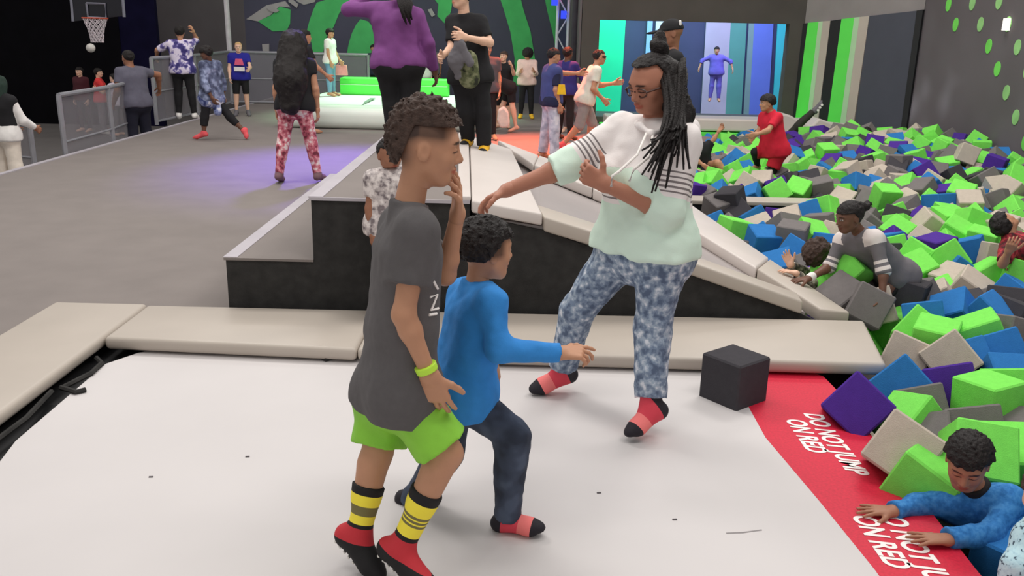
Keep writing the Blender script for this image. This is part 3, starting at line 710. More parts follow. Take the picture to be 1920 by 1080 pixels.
    # --- clothing
    def shirt(s, m, sleeve=0.6, off=0.014, hem=0.05, flare=0.012, name='shirt', wr=0.006, wf=14, h=None, sleeve_off=None, attrs=None, sl2=None, neck=-0.018, nodisp=False, sleeves=None, label=None, over=0.020):
        q = s.s; e = s.hpc-s.up*hem*q
        P = s.torso(off, flare)+s.hipsP(max(off, over))
        for sd in 'LR':
            P.append(Cap(s.J['hp'+sd]+s.up*0.05*q, s.J['hp'+sd]-s.up*(hem+0.02)*q, 0.098*q*s.b+off+flare, 0.10*q*s.b+off+flare*1.4, 0.05))
            sv = (sleeves or {}).get(sd, sleeve)
            if sv > 0: P += s.armP(sd, sleeve_off or off, sv, 0.03, o2=sl2)
        P += [Cap(s.hpc+s.up*0.1*q, s.hpc-s.up*(hem+0.02)*q, 0.105*q*s.b+off+flare, None, 0.05)]
        nk = s.neckP(off*0.8)[0]; nd = norm(nk.b-nk.a)
        P.append(Cap(nk.a, nk.b, nk.ra, nk.rb, 0.03, clip=[(nk.a+nd*(0.045+neck)*q, nd)]))
        clipz = [(e, -s.up)]
        # the hem only cuts the torso, so hanging arms keep their sleeves
        nt = len(s.torso())+3
        for i, p in enumerate(P):
            if i < nt or (isinstance(p, Cap) and abs(p.k-0.05) < 1e-9): p.clip = list(p.clip)+clipz
        return s.add(name, P, m, h, (), None if nodisp else wrinkle(wr, wf, len(s.root.name)), 0.012, attrs, label)
    def pants(s, m, upto=1.95, off=0.014, o2=None, name='pants', wr=0.005, wf=13, top=0.10, h=None, k=0.03, attrs=None, drop=0.0, label=None):
        q = s.s; P = s.hipsP(off)
        P.append(Cap(s.hpc, s.hpc+s.up*(top+.03)*q, 0.13*q*s.b+off, 0.11*q*s.b+off, 0.05, n=s.fwd, q=0.85))
        for sd in 'LR': P += s.legP(sd, off, upto, k, o2)
        return s.add(name, P, m, h, [(s.hpc+s.up*top*q, s.up)], wrinkle(wr, wf, 5), 0.012, attrs, label)
    def sock(s, sd, m, frac=0.5, off=0.006, h=None, name='sock', attrs=None, label=None):
        kn, an = s.J['kn'+sd], s.J['an'+sd]; e = mix(an, kn, frac)
        P = s.footP(sd, off)
        L = [p for p in s.legP(sd, off, 2.0) if True][1:]
        for p in L: p.clip = [(e, norm(kn-an))]
        P += L
        return s.add(name, P, m, h, (), None, 0, attrs, label)
    def hair(s, kind, m=None, h=None, name='hair', thick=0.07, amp=0.02, f=40, line=0.16, back=-0.30, label=None):
        """cap of hair over the skull: local head coordinates decide where it grows"""
        h = h or min(s.h, s.hs/28); m = m or m_hair
        tk = np.ones(3)*np.array(thick); E = Ell(s.hl(0, -.06, .14), (np.array([.335, .425, .365])+tk)*s.hs, s.HM, 0.05*s.hs)
        P = [E]
        fwd, up = s.hfwd, s.hz
        def keep(P_):
            L = ((P_-s.hc)@s.HM)/s.hs; x, y, z = L.T
            # hairline: high in front, falling behind the ears
            lim = np.where(y > 0.02, line+0.0*y, line+(back-line)*np.clip((0.02-y)/0.25, 0, 1))
            d = (lim-z)*s.hs
            if kind == 'afro': d = (np.where(y > 0.1, line, line+(back-line)*np.clip((0.1-y)/0.3, 0, 1))-z)*s.hs
            if kind == 'mohawk':
                lim2 = np.where(y > -0.20, 0.30+0.1*np.clip(y, 0, 1), 0.30+(back-0.30)*np.clip((-0.20-y)/0.16, 0, 1)); d = np.maximum((lim2-z), (np.abs(x)-0.31)*1.2)*s.hs
            return d
        def f_(P_):
            n = amp*s.hs/0.22*(vnoise(P_, f)+0.7*vnoise(P_+5, f*2.1)) if amp else 0
            return n
        # clip by hairline: realised through the displacement term
        def disp(P_): 
            base = E.d(P_) ; k = keep(P_)
            return np.minimum(f_(P_), base-k)
        v, q = surf(P, h, (), disp, 0.03)
        o = link(name, npmesh(name, v, q, None, s.o), m, s.root)
        if label: o['label'] = label
        return o
def px(Y0, d):
    """joints from photograph points: (x, y, extra depth)"""
    return {k: aty(v[0], v[1], Y0+(v[2] if len(v) > 2 else 0.0)) for k, v in d.items()}
def pose(H, loc, yaw=0.0, lean=0.0, R=(0, 8, 10), L=(0, 8, 10), RL=(0, 3, 0), LL=(0, 3, 0), fwdR=0, fwdL=0, hyaw=0, hpitch=0, twist=0, side=0, sw=1.0, ground=True):
    """forward kinematics; R/L arms = (flexion, abduction, elbow); RL/LL legs = (flexion, abduction, knee); degrees"""
    D = math.radians; a = D(lean); J = {}
    hip = V(0, 0, 0); up = V(math.sin(D(side)), math.sin(a), math.cos(a)); up = norm(up)
    ct, st = math.cos(D(twist)), math.sin(D(twist)); rt = V(ct, st, 0)
    J['hpL'], J['hpR'] = hip+V(-.055*H, 0, 0), hip+V(.055*H, 0, 0)
    sc = hip+up*0.29*H
    J['shL'], J['shR'] = sc-rt*.108*H*sw, sc+rt*.108*H*sw; J['nk'] = sc+up*0.035*H
    for sd, (fl, ab, eb), sg in (('R', R, 1), ('L', L, -1)):
        f1, b1 = D(fl), D(ab)
        u = V(sg*math.sin(b1), math.sin(f1)*math.cos(b1), -math.cos(f1)*math.cos(b1)); u = norm(u)
        f2 = D(fl+eb); w_ = V(sg*math.sin(b1)*0.4-sg*0.25*math.sin(D(eb)), math.sin(f2), -math.cos(f2)); w_ = norm(w_)
        fw = V(-st, ct, 0)
        def rotz(v_): return v_[0]*rt+v_[1]*fw+V(0, 0, v_[2])
        J['el'+sd] = J['sh'+sd]+rotz(u)*0.172*H; J['wr'+sd] = J['el'+sd]+rotz(w_)*0.145*H
    for sd, (fl, ab, kb), sg in (('R', RL, 1), ('L', LL, -1)):
        f1, b1 = D(fl), D(ab)
        u = norm(V(sg*math.sin(b1), math.sin(f1), -math.cos(f1)*math.cos(b1)))
        f2 = D(fl-kb); w_ = norm(V(sg*math.sin(b1), math.sin(f2), -math.cos(f2)*math.cos(b1)))
        J['kn'+sd] = J['hp'+sd]+u*0.24*H; J['an'+sd] = J['kn'+sd]+w_*0.245*H
        td = norm(V(sg*0.15, math.cos(f2)*1.0, math.sin(f2)-0.28)); J['to'+sd] = J['an'+sd]+td*0.115*H
    hd = J['nk']+norm(up+V(0, 0.25*math.sin(D(lean)), 0.4))*0.085*H+V(0, 0.012*H, 0)
    hf = V(math.sin(D(hyaw))*math.cos(D(hpitch)), math.cos(D(hyaw))*math.cos(D(hpitch)), math.sin(D(hpitch)))
    cy, sy = math.cos(D(yaw)), math.sin(D(yaw))
    def rot(v_): return V(v_[0]*cy+v_[1]*sy, -v_[0]*sy+v_[1]*cy, v_[2])
    J['hd'] = hd
    J = {k: rot(v_) for k, v_ in J.items()}
    mz = min(min(J['an'+d_][2]-0.042*H/1.0*1.0, J['to'+d_][2]-0.018*H) for d_ in 'LR') if ground else 0
    sh = np.asarray(loc, float)-V(0, 0, mz)
    J = {k: v_+sh for k, v_ in J.items()}
    return J, dict(c=J.pop('hd'), fwd=rot(hf))
# ---- boy in charcoal T-shirt (foreground)
def socks_u(P_, s, sd, lo=0.25):
    kn, an = s.J['kn'+sd], s.J['an'+sd]; d = kn-an; t = (P_-an)@d/(d@d); return np.clip((t+lo)/(1+lo), 0, 1)
def band(lo, *bs): return [((t+lo)/(1+lo), c) for t, c in bs]
K_ = rgb(26, 24, 26); YE = rgb(250, 232, 70); OL = rgb(120, 112, 70); RD = rgb(196, 48, 58)
J = px(2.58, dict(nk=(766, 368), shR=(783, 434, -.13), shL=(752, 420, .14), elR=(757, 590, -.17), wrR=(806, 706, -.16), elL=(835, 515, .16), wrL=(858, 400, .10),
    hpR=(763, 746, -.07), hpL=(724, 742, .08), knR=(838, 850, -.10), anR=(750, 1030, -.12), toR=(785, 1082, -.14), knL=(708, 848, .03), anL=(671, 1008, -.04), toL=(690, 1078, -.05)))
J['anR'][2] = max(J['anR'][2], .075); J['toR'] = J['anR']+V(.115, -.085, -(J['anR'][2]-.026)); J['toL'] = J['anL']+V(.075, -.055, -(J['anL'][2]-.024))
p = Person('boy in charcoal T-shirt, lime shorts and tall yellow striped socks, hand at his mouth', J, 1.50, dict(c=aty(801, 277, 2.6), fwd=(1, .12, -.12), up=(0.1, 0, 1)), 'warm', h=0.0065, hh=0.228, build=0.93, hipk=0.86,
    hands=dict(R=dict(dir=aty(835, 790, 2.44)-J['wrR'], n=V(0.1, 1, 0), curl=0.35, curls=[.25, .3, .4, .5]), L=dict(dir=aty(862, 335, 2.62)-J['wrL'], n=V(-1, -0.1, 0.1), curl=0.35, curls=[.25, .35, .45, .6], spread=.2)))
p.eyes = 'down'
p.scalp = lambda x, y, z: np.clip((z+0.02)*4.2, 0, 0.88)*np.clip((0.30-y)*8, 0, 1)*np.clip((z-0.02)*6, 0, 1) + 0.7*np.clip((-y-0.12)*6, 0, 1)*np.clip((z+0.30)*6, 0, 1)*(z <= 0.9)
p.scalpc = lrgb((62, 45, 38))
p.body(hhead=0.0042, hhand=0.003)
p.hair('mohawk', m_hairb, h=0.0042, thick=(.08, .08, .17), amp=0.017, f=95, back=-0.25)
shirt1 = p.shirt(mat('charcoal_jersey', rgb(90, 87, 88), 0.85, 0.05, 40, 0.1, 300), sleeve=0.62, off=0.014, hem=0.035, flare=0.002, over=0.012, sl2=0.026, sleeve_off=0.022)
p.pants(mat('lime_sport_fabric', rgb(138, 205, 62), 0.6, 0.05, 20, 0.1, 200), upto=0.86, off=0.010, o2=0.040, name='shorts', wr=0.008, wf=16)
for sd in 'RL':
    st = [(0.295, OL), (0.32, YE), (0.335, OL), (0.36, YE), (0.375, OL), (0.40, YE)] if sd == 'R' else [(0.29, OL), (0.40, YE)]
    p.sock(sd, mat_bands('striped_sport_sock_%s' % sd.lower(), band(.25, (-.25, K_), (-.03, RD), (0.145, K_), (0.185, YE), *st, (0.53, K_), (0.99, K_))), frac=0.60, off=0.008, attrs=dict(u=lambda P_, s=sd: socks_u(P_, p, s)))
dm = mat('white_rubber_dot', rgb(225, 222, 215), 0.5)
rs = random.Random(4)
for sd in 'RL':
    an, to, kn = J['an'+sd], J['to'+sd], J['kn'+sd]; d = norm(to-an); sh_ = norm(an-kn); dn = norm(sh_-d*(sh_@d)); lat = np.cross(d, dn)
    mb = MB()
    for i in range(7):
        for j in range(3):
            c = an+d*(-0.03+0.022*i)+dn*(0.0645-0.004*i)+lat*(j-1)*0.02
            mb.tube([c-dn*0.002, c+dn*0.003], 0.006, 6)
    mb.build('grip_dots', dm, p.root)
wb = J['wrR']; ax = norm(J['wrR']-J['elR'])
p.add('wristband', [Cap(mix(J['elR'], J['wrR'], .86)-ax*.02, mix(J['elR'], J['wrR'], .86)+ax*.02, 0.0345, 0.0325, 0.001, clip=[(mix(J['elR'], J['wrR'], .86)-ax*.011, -ax), (mix(J['elR'], J['wrR'], .86)+ax*.011, ax)])], mat('lime_paper_band', rgb(190, 235, 70), 0.5), h=0.003)
bpy.context.view_layer.update()
for stroke in ([(806, 557), (819, 552), (808, 581), (821, 578)], [(813, 528), (820, 541)], [(804, 590), (818, 588)]):
    pts = []
    for x, y in stroke:
        ok, loc, nrm, _ = shirt1.ray_cast(Vector(_C.tolist())-shirt1.parent.location, Vector(norm(ray(x, y)).tolist()))
        if ok: pts.append(np.array(loc)+np.array(shirt1.parent.location)+np.array(nrm)*0.001)
    if len(pts) > 1: MB().tube(pts, 0.0045, 5).build('shirt_print', m_white, p.root)
# ---- boy in bright blue shirt and jeans (foreground)
m_denim = mat_blobs('dark_denim', [rgb(42, 49, 64), rgb(58, 67, 85), rgb(76, 87, 107)], 9, 0.85)
m_blue = mat('bright_blue_jersey', rgb(52, 138, 214), 0.85, 0.06, 25, 0.12, 260)
PK = rgb(240, 124, 122); PK2 = rgb(214, 66, 82); BK = rgb(34, 30, 38)
def foot_u(P_, s, sd):
    an, to = s.J['an'+sd], s.J['to'+sd]; d = to-an; t = (P_-an)@d/(d@d); return np.clip((t+0.5)/1.8, 0, 1)
m_psock = mat_bands('pink_grip_sock', [(0.0, BK), (0.22, PK2), (0.50, PK), (0.72, BK)])
J = px(2.88, dict(nk=(893, 524), shR=(922, 566, -.12), shL=(872, 548, .12), elR=(935, 655, -.17), wrR=(1050, 662, -.13), elL=(905, 640, .16), wrL=(925, 672, .10),
    hpR=(874, 745, -.06), hpL=(852, 738, .07), knR=(962, 818, -.10), anR=(950, 972, -.09), toR=(1010, 988, -.12), knL=(838, 852, .05), anL=(772, 940, .10), toL=(800, 985, .10)))
p = Person('boy in bright blue long sleeved shirt and dark jeans, crouching with one arm out', J, 1.24, dict(c=aty(912, 470, 2.9), fwd=(.82, .5, -.05)), 'warm', h=0.0065, hh=0.212, build=1.0,
    hands=dict(R=dict(dir=V(1, 0.05, 0.05), n=V(0, 0.4, -1), curls=[.25, .55, .75, .8], size=1.05), L=dict(dir=V(.3, -.1, -1), n=V(-1, 0, 0), curl=.4)))
p.scalp = lambda x, y, z: np.clip((z+0.12)*7, 0, 0.8)*np.clip((0.22-y)*8, 0, 1)
p.scalpc = lrgb((46, 32, 27))
p.body(hhead=0.0042, hhand=0.003)
p.hair('afro', m_hair, h=0.005, thick=0.085, amp=0.014, f=110, line=0.24, back=-0.12)
p.shirt(m_blue, sleeve=1.98, off=0.012, hem=0.02, flare=0.008, wr=0.008, wf=18, sl2=0.010)
p.pants(m_denim, upto=1.99, off=0.012, o2=0.022, wr=0.008, wf=18)
for sd in 'RL': p.sock(sd, m_psock, frac=0.12, attrs=dict(u=lambda P_, s=sd: foot_u(P_, p, s)))

# ---- woman in white striped hoodie
J = px(3.8, dict(nk=(1230, 226), shR=(1166, 248, .12), shL=(1274, 264, -.11), elR=(1062, 312, .06), wrR=(950, 357, .0), elL=(1252, 398, -.18), wrL=(1134, 345, -.16),
    hpR=(1166, 474, .09), hpL=(1243, 478, -.08), knR=(1082, 582, .14), anR=(1054, 700, .25), toR=(1003, 728, .22), knL=(1224, 608, -.10), anL=(1220, 768, -.20), toL=(1182, 808, -.27)))
p = Person('woman in white and mint striped hoodie, acid wash jeans and glasses reaching out an arm', J, 1.68, dict(c=aty(1222, 160, 3.76), fwd=(-.80, -.52, -.30), up=(0.05, 0, 1)), 'brown', h=0.0075, hh=0.238, build=1.12, fem=True, bust=1.15,
    hands=dict(R=dict(dir=V(-.9, -.1, -.45), n=V(0, -.3, -1), curls=[.35, .45, .5, .55]), L=dict(dir=V(-.75, .25, .35), n=V(0.3, 1, 0.1), curls=[.75, .8, .8, .8], thumb=1.2)))
p.eyes = 'down'; p.skin = lrgb((172, 116, 93))
p.body(hhead=0.0045, hhand=0.0035)
p.hair('cap', m_hair, h=0.005, thick=0.05, amp=0.008, f=70, line=0.40, back=-0.30)
hl = p.hl
bn = p.add('hair_bun', [Ell(hl(.02, -.30, .56), np.array([.17, .19, .20])*p.hs, None, 0.02), Ell(hl(.04, -.36, .72), np.array([.11, .12, .13])*p.hs, None, 0.02)], m_hair, 0.006, disp=wrinkle(0.012, 55), damp=0.015)
mb = MB(); rs = random.Random(3)
for i in range(44):
    t = i/43; side = -0.26+0.5*t                      # from the crown and back of the head, over her left shoulder
    st = hl(0.30*math.sin(t*2.6+3.6)-0.12*t, -0.32+0.22*math.cos(t*4), 0.05+0.30*rs.random())
    e = aty(1205+85*t+rs.uniform(-8, 8), 300+rs.uniform(-45, 70)-(30*t if t > .6 else 0), 3.44+0.05*rs.random()+0.06*t)
    m1 = aty(1262+22*t+rs.uniform(-6, 6), 215+rs.uniform(-10, 10), 3.56+0.12*t); m2 = aty(1246+38*t+rs.uniform(-6, 6), 262, 3.46+0.08*t)
    pts = []
    ctrl = [st, m1, m2, e]
    for k in range(13):
        u = k/12.0; a = (1-u)**3; b = 3*u*(1-u)**2; c = 3*u*u*(1-u); d = u**3
        pts.append(ctrl[0]*a+ctrl[1]*b+ctrl[2]*c+ctrl[3]*d)
    mb.tube(pts, 0.012, 5, 0.004)
mb.build('braids', m_hair, p.root, smooth=True)
p.add('hair_back', [Cap(hl(-.12, -.25, .1), aty(1276, 215, 3.72), .075, .05, .04), Cap(aty(1276, 215, 3.72), aty(1252, 275, 3.60), .05, .025, .04)], m_hair, 0.007, disp=wrinkle(0.010, 60), damp=0.015)
fr = mat('brown_glasses_frame', rgb(70, 40, 30), 0.3); gl = mat('clear_lens', rgb(230, 235, 235), 0.05, trans=0.9, alpha=0.35)
g = empty('glasses', (0, 0, 0)); g.parent = p.root
mb = MB()
for q in (1, -1):
    ring = [hl(q*.15+.115*math.cos(a), .40-.05*abs(math.cos(a)), .0+.075*math.sin(a)) for a in np.linspace(0, 2*math.pi, 17)]
    mb.tube(ring, .0035, 5); mb.tube([hl(q*.265, .375, .02), hl(q*.35, .15, .03), hl(q*.365, -.06, .03)], .004, 5)
mb.tube([hl(-.04, .41, .02), hl(.04, .41, .02)], .0035, 5)
bpy.data.objects.remove(g)
gf = mb.build('glasses', fr, p.root)
WH = rgb(240, 233, 230); MI = rgb(216, 238, 221); GS = rgb(128, 120, 120)
def hood_u(P_):
    d = np.full(len(P_), 0.0); best = np.full(len(P_), 9.0)
    for sd in 'LR':
        for a, b, t0, t1 in ((J['sh'+sd], J['el'+sd], 0.0, 0.5), (J['el'+sd], J['wr'+sd], 0.5, 1.0)):
            ba = b-a; t = np.clip(((P_-a)@ba)/(ba@ba), 0, 1); dist = np.linalg.norm(P_-a-t[:, None]*ba, axis=1)
            m_ = dist < best; best[m_] = dist[m_]; d[m_] = (t0+(t1-t0)*t)[m_]
    tt = (p.shc-P_)@p.up/np.linalg.norm(p.shc-p.hpc)
    tor = best > 0.108
    d[tor] = np.clip(tt[tor]*0.73, 0, 0.6)
    return d
bands = [(0.0, WH)]
for i in range(5): bands += [(0.22+0.034*i, GS), (0.22+0.034*i+0.014, WH)]
bands += [(0.40, MI)]
p.shirt(mat_bands('striped_hoodie_knit', bands), sleeves=dict(R=1.22, L=1.30), off=0.020, hem=-0.035, flare=0.014, name='hoodie', wr=0.012, wf=13, sleeve_off=0.028, attrs=dict(u=hood_u), neck=-.01)
hd_ = [Cap(aty(1200, 236, 3.70), aty(1222, 252, 3.61), .011, .012, .02), Cap(aty(1222, 252, 3.61), aty(1262, 236, 3.70), .012, .02, .02), Cap(aty(1262, 236, 3.70), aty(1288, 244, 3.88), .022, .05, .03), Cap(aty(1195, 232, 3.80), aty(1200, 236, 3.70), .02, .011, .02), Cap(aty(1288, 244, 3.88), aty(1240, 236, 3.98), .05, .05, .03)]
p.add('hood', hd_, mat('white_hood_knit', WH, 0.85, 0.03, 20, 0.1, 200), 0.0055, disp=wrinkle(0.008, 20), damp=0.01)
cw = mat('white_drawstring', rgb(244, 238, 232), 0.7)
for pts in ([(1212, 250, -.20), (1195, 290, -.27), (1160, 322, -.33), (1148, 330, -.36), (1146, 350, -.36)], [(1224, 255, -.22), (1216, 295, -.28), (1188, 318, -.34), (1180, 340, -.34)]):
    MB().tube([aty(x, y, 3.8+d) for x, y, d in pts], 0.0055, 6).build('drawstring', cw, p.root, smooth=True)
p.pants(mat_blobs('acid_wash_denim', [rgb(84, 98, 122), rgb(118, 134, 156), rgb(154, 168, 184), rgb(214, 218, 226)], 30, 0.85, detail=3, w=[0.34, 0.47, 0.56, 0.70]), upto=1.86, off=0.012, o2=0.026, wr=0.012, wf=15, name='jeans')
for sd, fr_ in (('L', .17), ('R', .10)): p.sock(sd, m_psock, frac=fr_, attrs=dict(u=lambda P_, s=sd: foot_u(P_, p, s)), h=0.005)
# ------------------------------------------------------------------ people in the foam pit
def cm(name, c, **k): return mat(name, rgb(*c), k.pop('rough', 0.85), 0.07, 18, 0.1, 200, **k)
m_blk = cm('black_cloth', (26, 25, 28)); m_wht = cm('white_cloth', (232, 228, 224)); m_gry = cm('grey_cloth', (104, 101, 106))
m_blu2 = mat_blobs('blue_zip_fleece', [rgb(42, 110, 176), rgb(54, 126, 194), rgb(70, 140, 204)], 45, 0.9)
J = px(2.95, dict(nk=(1838, 928, .02), shR=(1768, 942, .06), shL=(1892, 936, -.04), elR=(1718, 948, .05), wrR=(1674, 958, .0), elL=(1860, 1000, -.14), wrL=(1776, 1012, -.20),
    hpR=(1910, 1040, .28), hpL=(1985, 1030, .20), knR=(1930, 1120, .1), knL=(1990, 1120, .1), anR=(1960, 1190, .3), anL=(2010, 1190, .3), toR=(1950, 1210, .2), toL=(2000, 1210, .2)))
p = Person('boy in blue fleece climbing out of the foam with both hands on the red border', J, 1.18, dict(c=aty(1814, 868, 2.92), fwd=(-.45, -.80, -.42)), 'brown', h=0.0065, hh=0.205,
    hands=dict(R=dict(dir=V(-1, 0.08, -0.02), n=V(0, 0, -1), curl=0.06, spread=.35, size=1.08), L=dict(dir=V(-1, .10, -.02), n=V(0, 0, -1), curl=0.08, spread=.35, size=1.08)))
p.eyes = 'down'; p.skin = lrgb((166, 115, 90)); p.scalp = lambda x, y, z: np.clip((z-0.02)*7, 0, .85)*np.clip((0.24-y)*8, 0, 1); p.scalpc = lrgb((40, 28, 24))
p.body(hhead=0.0042, hhand=0.003, legs=False)
p.hair('afro', m_hair, h=0.005, thick=0.075, amp=0.012, f=115, line=0.25, back=0.0)
p.shirt(m_blu2, sleeve=1.97, off=0.014, hem=0.05, flare=0.01, wr=0.010, wf=18, sl2=0.020, name='fleece')
p.add('collar', p.neckP(0.016), m_blk, 0.005, clip=[(mix(p.neckP()[0].a, p.neckP()[0].b, .45), norm(p.neckP()[0].b-p.neckP()[0].a))])
p.pants(m_blk, upto=1.9, h=0.012)
# girl in grey striped shirt
J = px(5.65, dict(nk=(1612, 432), shR=(1578, 450, .12), shL=(1640, 446, -.10), elR=(1556, 500, .08), wrR=(1516, 522, -.05), elL=(1657, 508, -.18), wrL=(1654, 556, -.26),
    hpR=(1668, 512, .22), hpL=(1690, 520, .05), knR=(1620, 560, .1), knL=(1640, 565, -.05), anR=(1690, 600, .3), anL=(1700, 605, .2), toR=(1700, 615, .35), toL=(1710, 620, .25)))
p = Person('girl in grey shirt with white sleeve stripes crawling out of the foam pit', J, 1.30, dict(c=aty(1592, 408, 5.60), fwd=(-.9, -.25, -.22)), 'dark', h=0.009, hh=0.20,
    hands=dict(R=dict(dir=V(-1, -.1, -.15), n=V(0, 0, -1), curl=0.12, spread=.3), L=dict(dir=V(-.3, -.3, -.9), n=V(-.6, 0, -.5), curl=.7)))
p.body(hhead=0.005, hhand=0.0035)
p.hair('cap', m_hair, thick=0.05, amp=0.010, f=60, line=0.22, back=-0.25)
p.add('ponytail', [Ell(p.hl(0, -.55, .22), np.array([.17, .19, .16])*p.hs, None, .02), Ell(p.hl(.02, -.74, .24), np.array([.13, .14, .12])*p.hs, None, .02)], m_hair, 0.008, disp=wrinkle(.02, 45), damp=.02)
def sl_u(P_):
    d = np.zeros(len(P_)); best = np.full(len(P_), 9.0)
    for sd in 'LR':
        a, b = p.J['sh'+sd], p.J['el'+sd]; ba = b-a; t = np.clip((P_-a)@ba/(ba@ba), 0, 1.2); dist = np.linalg.norm(P_-a-t[:, None]*ba, axis=1); m_ = dist < best; best[m_] = dist[m_]; d[m_] = t[m_]/1.2
    d[best > .075] = 0.3
    return d
G1 = rgb(112, 108, 112); W1 = rgb(228, 218, 214)
p.shirt(mat_bands('grey_white_stripe_jersey', [(0, W1), (.16, G1), (.56, W1), (.64, G1), (.72, W1), (.82, G1), (.90, W1)]), sleeve=1.1, off=0.012, hem=0.03, attrs=dict(u=sl_u), wr=.008)
p.pants(m_blk, upto=1.9, off=.01)
p.add('wristband', [Cap(mix(p.J['elR'], p.J['wrR'], .84), mix(p.J['elR'], p.J['wrR'], .94), .03, .029, .001)], m_wht, .004)
# child half buried behind her
J = px(5.95, dict(nk=(1545, 492), shR=(1520, 515, .1), shL=(1560, 520, -.05), elR=(1502, 510, 0), wrR=(1482, 496, -.1), elL=(1520, 535, -.15), wrL=(1492, 512, -.2), hpR=(1570, 580, .1), hpL=(1590, 585, 0), knR=(1580, 640), knL=(1600, 640), anR=(1590, 690), anL=(1600, 690), toR=(1580, 700), toL=(1590, 700)))
p = Person('child with long brown hair in camouflage sleeves half buried in foam beside the ramp', J, 1.15, dict(c=aty(1532, 478, 5.92), fwd=(-.5, -.3, -.8)), 'light', h=0.012, hh=.19,
    hands=dict(R=dict(dir=V(-.5, 0, .9), n=V(0, -1, 0), curl=.2), L=dict(dir=V(-.9, 0, .2), n=V(0, 0, -1), curl=.2)))
p.body(legs=False); p.hair('cap', m_hairb, thick=.13, amp=.03, f=40, line=-.1, back=-.5)
p.shirt(mat_blobs('camouflage_print', [rgb(60, 56, 50), rgb(128, 118, 104), rgb(190, 180, 165)], 28), sleeve=1.9, off=.012)
# boy in red
J = px(10.5, dict(nk=(1446, 205), shR=(1432, 218, .12), shL=(1458, 220, -.12), elR=(1424, 245, .1), wrR=(1412, 258, .0), elL=(1440, 245, -.25), wrL=(1418, 252, -.25), hpR=(1442, 282, .08), hpL=(1462, 284, -.06),
    knR=(1416, 285, .1), anR=(1420, 310, .25), toR=(1408, 318, .2), knL=(1448, 318, -.05), anL=(1440, 352, 0), toL=(1428, 360, 0)))
p = Person('boy in red T-shirt and red shorts wading through the foam pit', J, 1.32, dict(c=aty(1438, 194, 10.48), fwd=(-.95, -.1, -.05)), 'warm', h=0.013, hh=.19)
p.body(); p.hair('afro', m_hair, thick=.10, amp=.01, f=60, line=.2, back=-.1)
m_rd = cm('red_jersey', (206, 28, 54)); p.shirt(m_rd, sleeve=.7, off=.015, hem=.05, flare=.02); p.pants(cm('red_shorts_fabric', (188, 24, 46)), upto=.9, off=.015, o2=.04, name='shorts')
p.add('leggings', p.legP('L', .006)+p.legP('R', .006), m_blk)
# child in black reaching up behind the woman
J = px(11.3, dict(nk=(1306, 262), shR=(1326, 275, .05), shL=(1300, 280, -.1), elR=(1338, 262, .05), wrR=(1348, 246, .05), elL=(1305, 300, -.2), wrL=(1320, 310, -.25), hpR=(1318, 312, .1), hpL=(1302, 314, 0), knR=(1345, 305, -.15), anR=(1362, 325, -.2), toR=(1372, 330, -.2), knL=(1330, 330, -.2), anL=(1350, 345, -.2), toL=(1360, 350, -.2)))
p = Person('child in black sitting in the foam and reaching up behind the woman\'s shoulder', J, 1.2, dict(c=aty(1300, 250, 11.3), fwd=(.6, -.2, .2)), 'tan', h=.014, hh=.18)
p.body(); p.hair('cap', thick=.06); p.shirt(m_blk, sleeve=.7, off=.02); p.pants(m_blk, upto=.8)
# person tipped backwards, one leg up, by the vinyl cover
J = px(14.45, dict(nk=(1438, 285), shR=(1448, 280, .1), shL=(1440, 290, -.1), elR=(1430, 290), wrR=(1425, 300), elL=(1430, 300), wrL=(1425, 310), hpR=(1474, 262, .08), hpL=(1470, 268, -.1), knR=(1496, 236, 0), anR=(1528, 206, 0), toR=(1540, 190, 0), knL=(1500, 262, -.1), anL=(1520, 285, -.1), toL=(1530, 290, -.1)))
p = Person('person in black trousers fallen into the foam with one leg up by the vinyl cover', J, 1.35, dict(c=aty(1428, 290, 14.45), fwd=(0, 0, 1), up=(-1, 0, 0)), 'tan', h=.014, hh=.18)
p.body(); p.hair('cap', thick=.06); p.shirt(m_gry, off=.015); p.pants(cm('olive_black_cloth', (48, 46, 40)), upto=1.9, o2=.02)
for sd in 'RL': p.sock(sd, m_gry, frac=.2)
d = norm(J['toR']-J['anR'])
for i in range(3): MB().tube([J['anR']+d*.05*i+V(.03, -.05, .0), J['anR']+d*.05*i+V(.03, -.065, .0)], .02, 7).build('grip_dot', m_wht, p.root)
# dark haired child at the far edge, maroon figure at the right, dotted sleeve in the corner
J, hd = pose(1.2, (aty(1622, 270, 13.6)[0], 13.6, -.82), yaw=200, R=(40, 20, 40), L=(40, 20, 40))
p = Person('child with black hair sunk in foam at the far edge of the pit', J, 1.2, hd, 'dark', h=.014); p.body(legs=False); p.hair('afro', thick=.12, line=.1); p.shirt(cm('taupe_cloth', (110, 96, 92)), off=.02)
J = px(6.3, dict(nk=(1888, 438), shR=(1898, 448, .15), shL=(1890, 470, -.1), elR=(1905, 480, .1), wrR=(1900, 500, -.05), elL=(1880, 495, -.2), wrL=(1892, 470, -.3), hpR=(1960, 470, .15), hpL=(1955, 490, -.02), knR=(2010, 480), knL=(2005, 500), anR=(2050, 500), anL=(2050, 510), toR=(2060, 500), toL=(2060, 510)))
p = Person('person in dark red top lying in the foam at the right edge', J, 1.35, dict(c=aty(1884, 420, 6.35), fwd=(.3, .5, .6), up=(-1, 0, .2)), 'tan', h=.012, hh=.19)
p.body(legs=False); p.hair('cap', thick=.06); p.shirt(mat_blobs('maroon_print', [rgb(60, 14, 22), rgb(120, 24, 36), rgb(190, 60, 70)], 22), sleeve=.8, off=.015); p.pants(m_blk, upto=1.9)
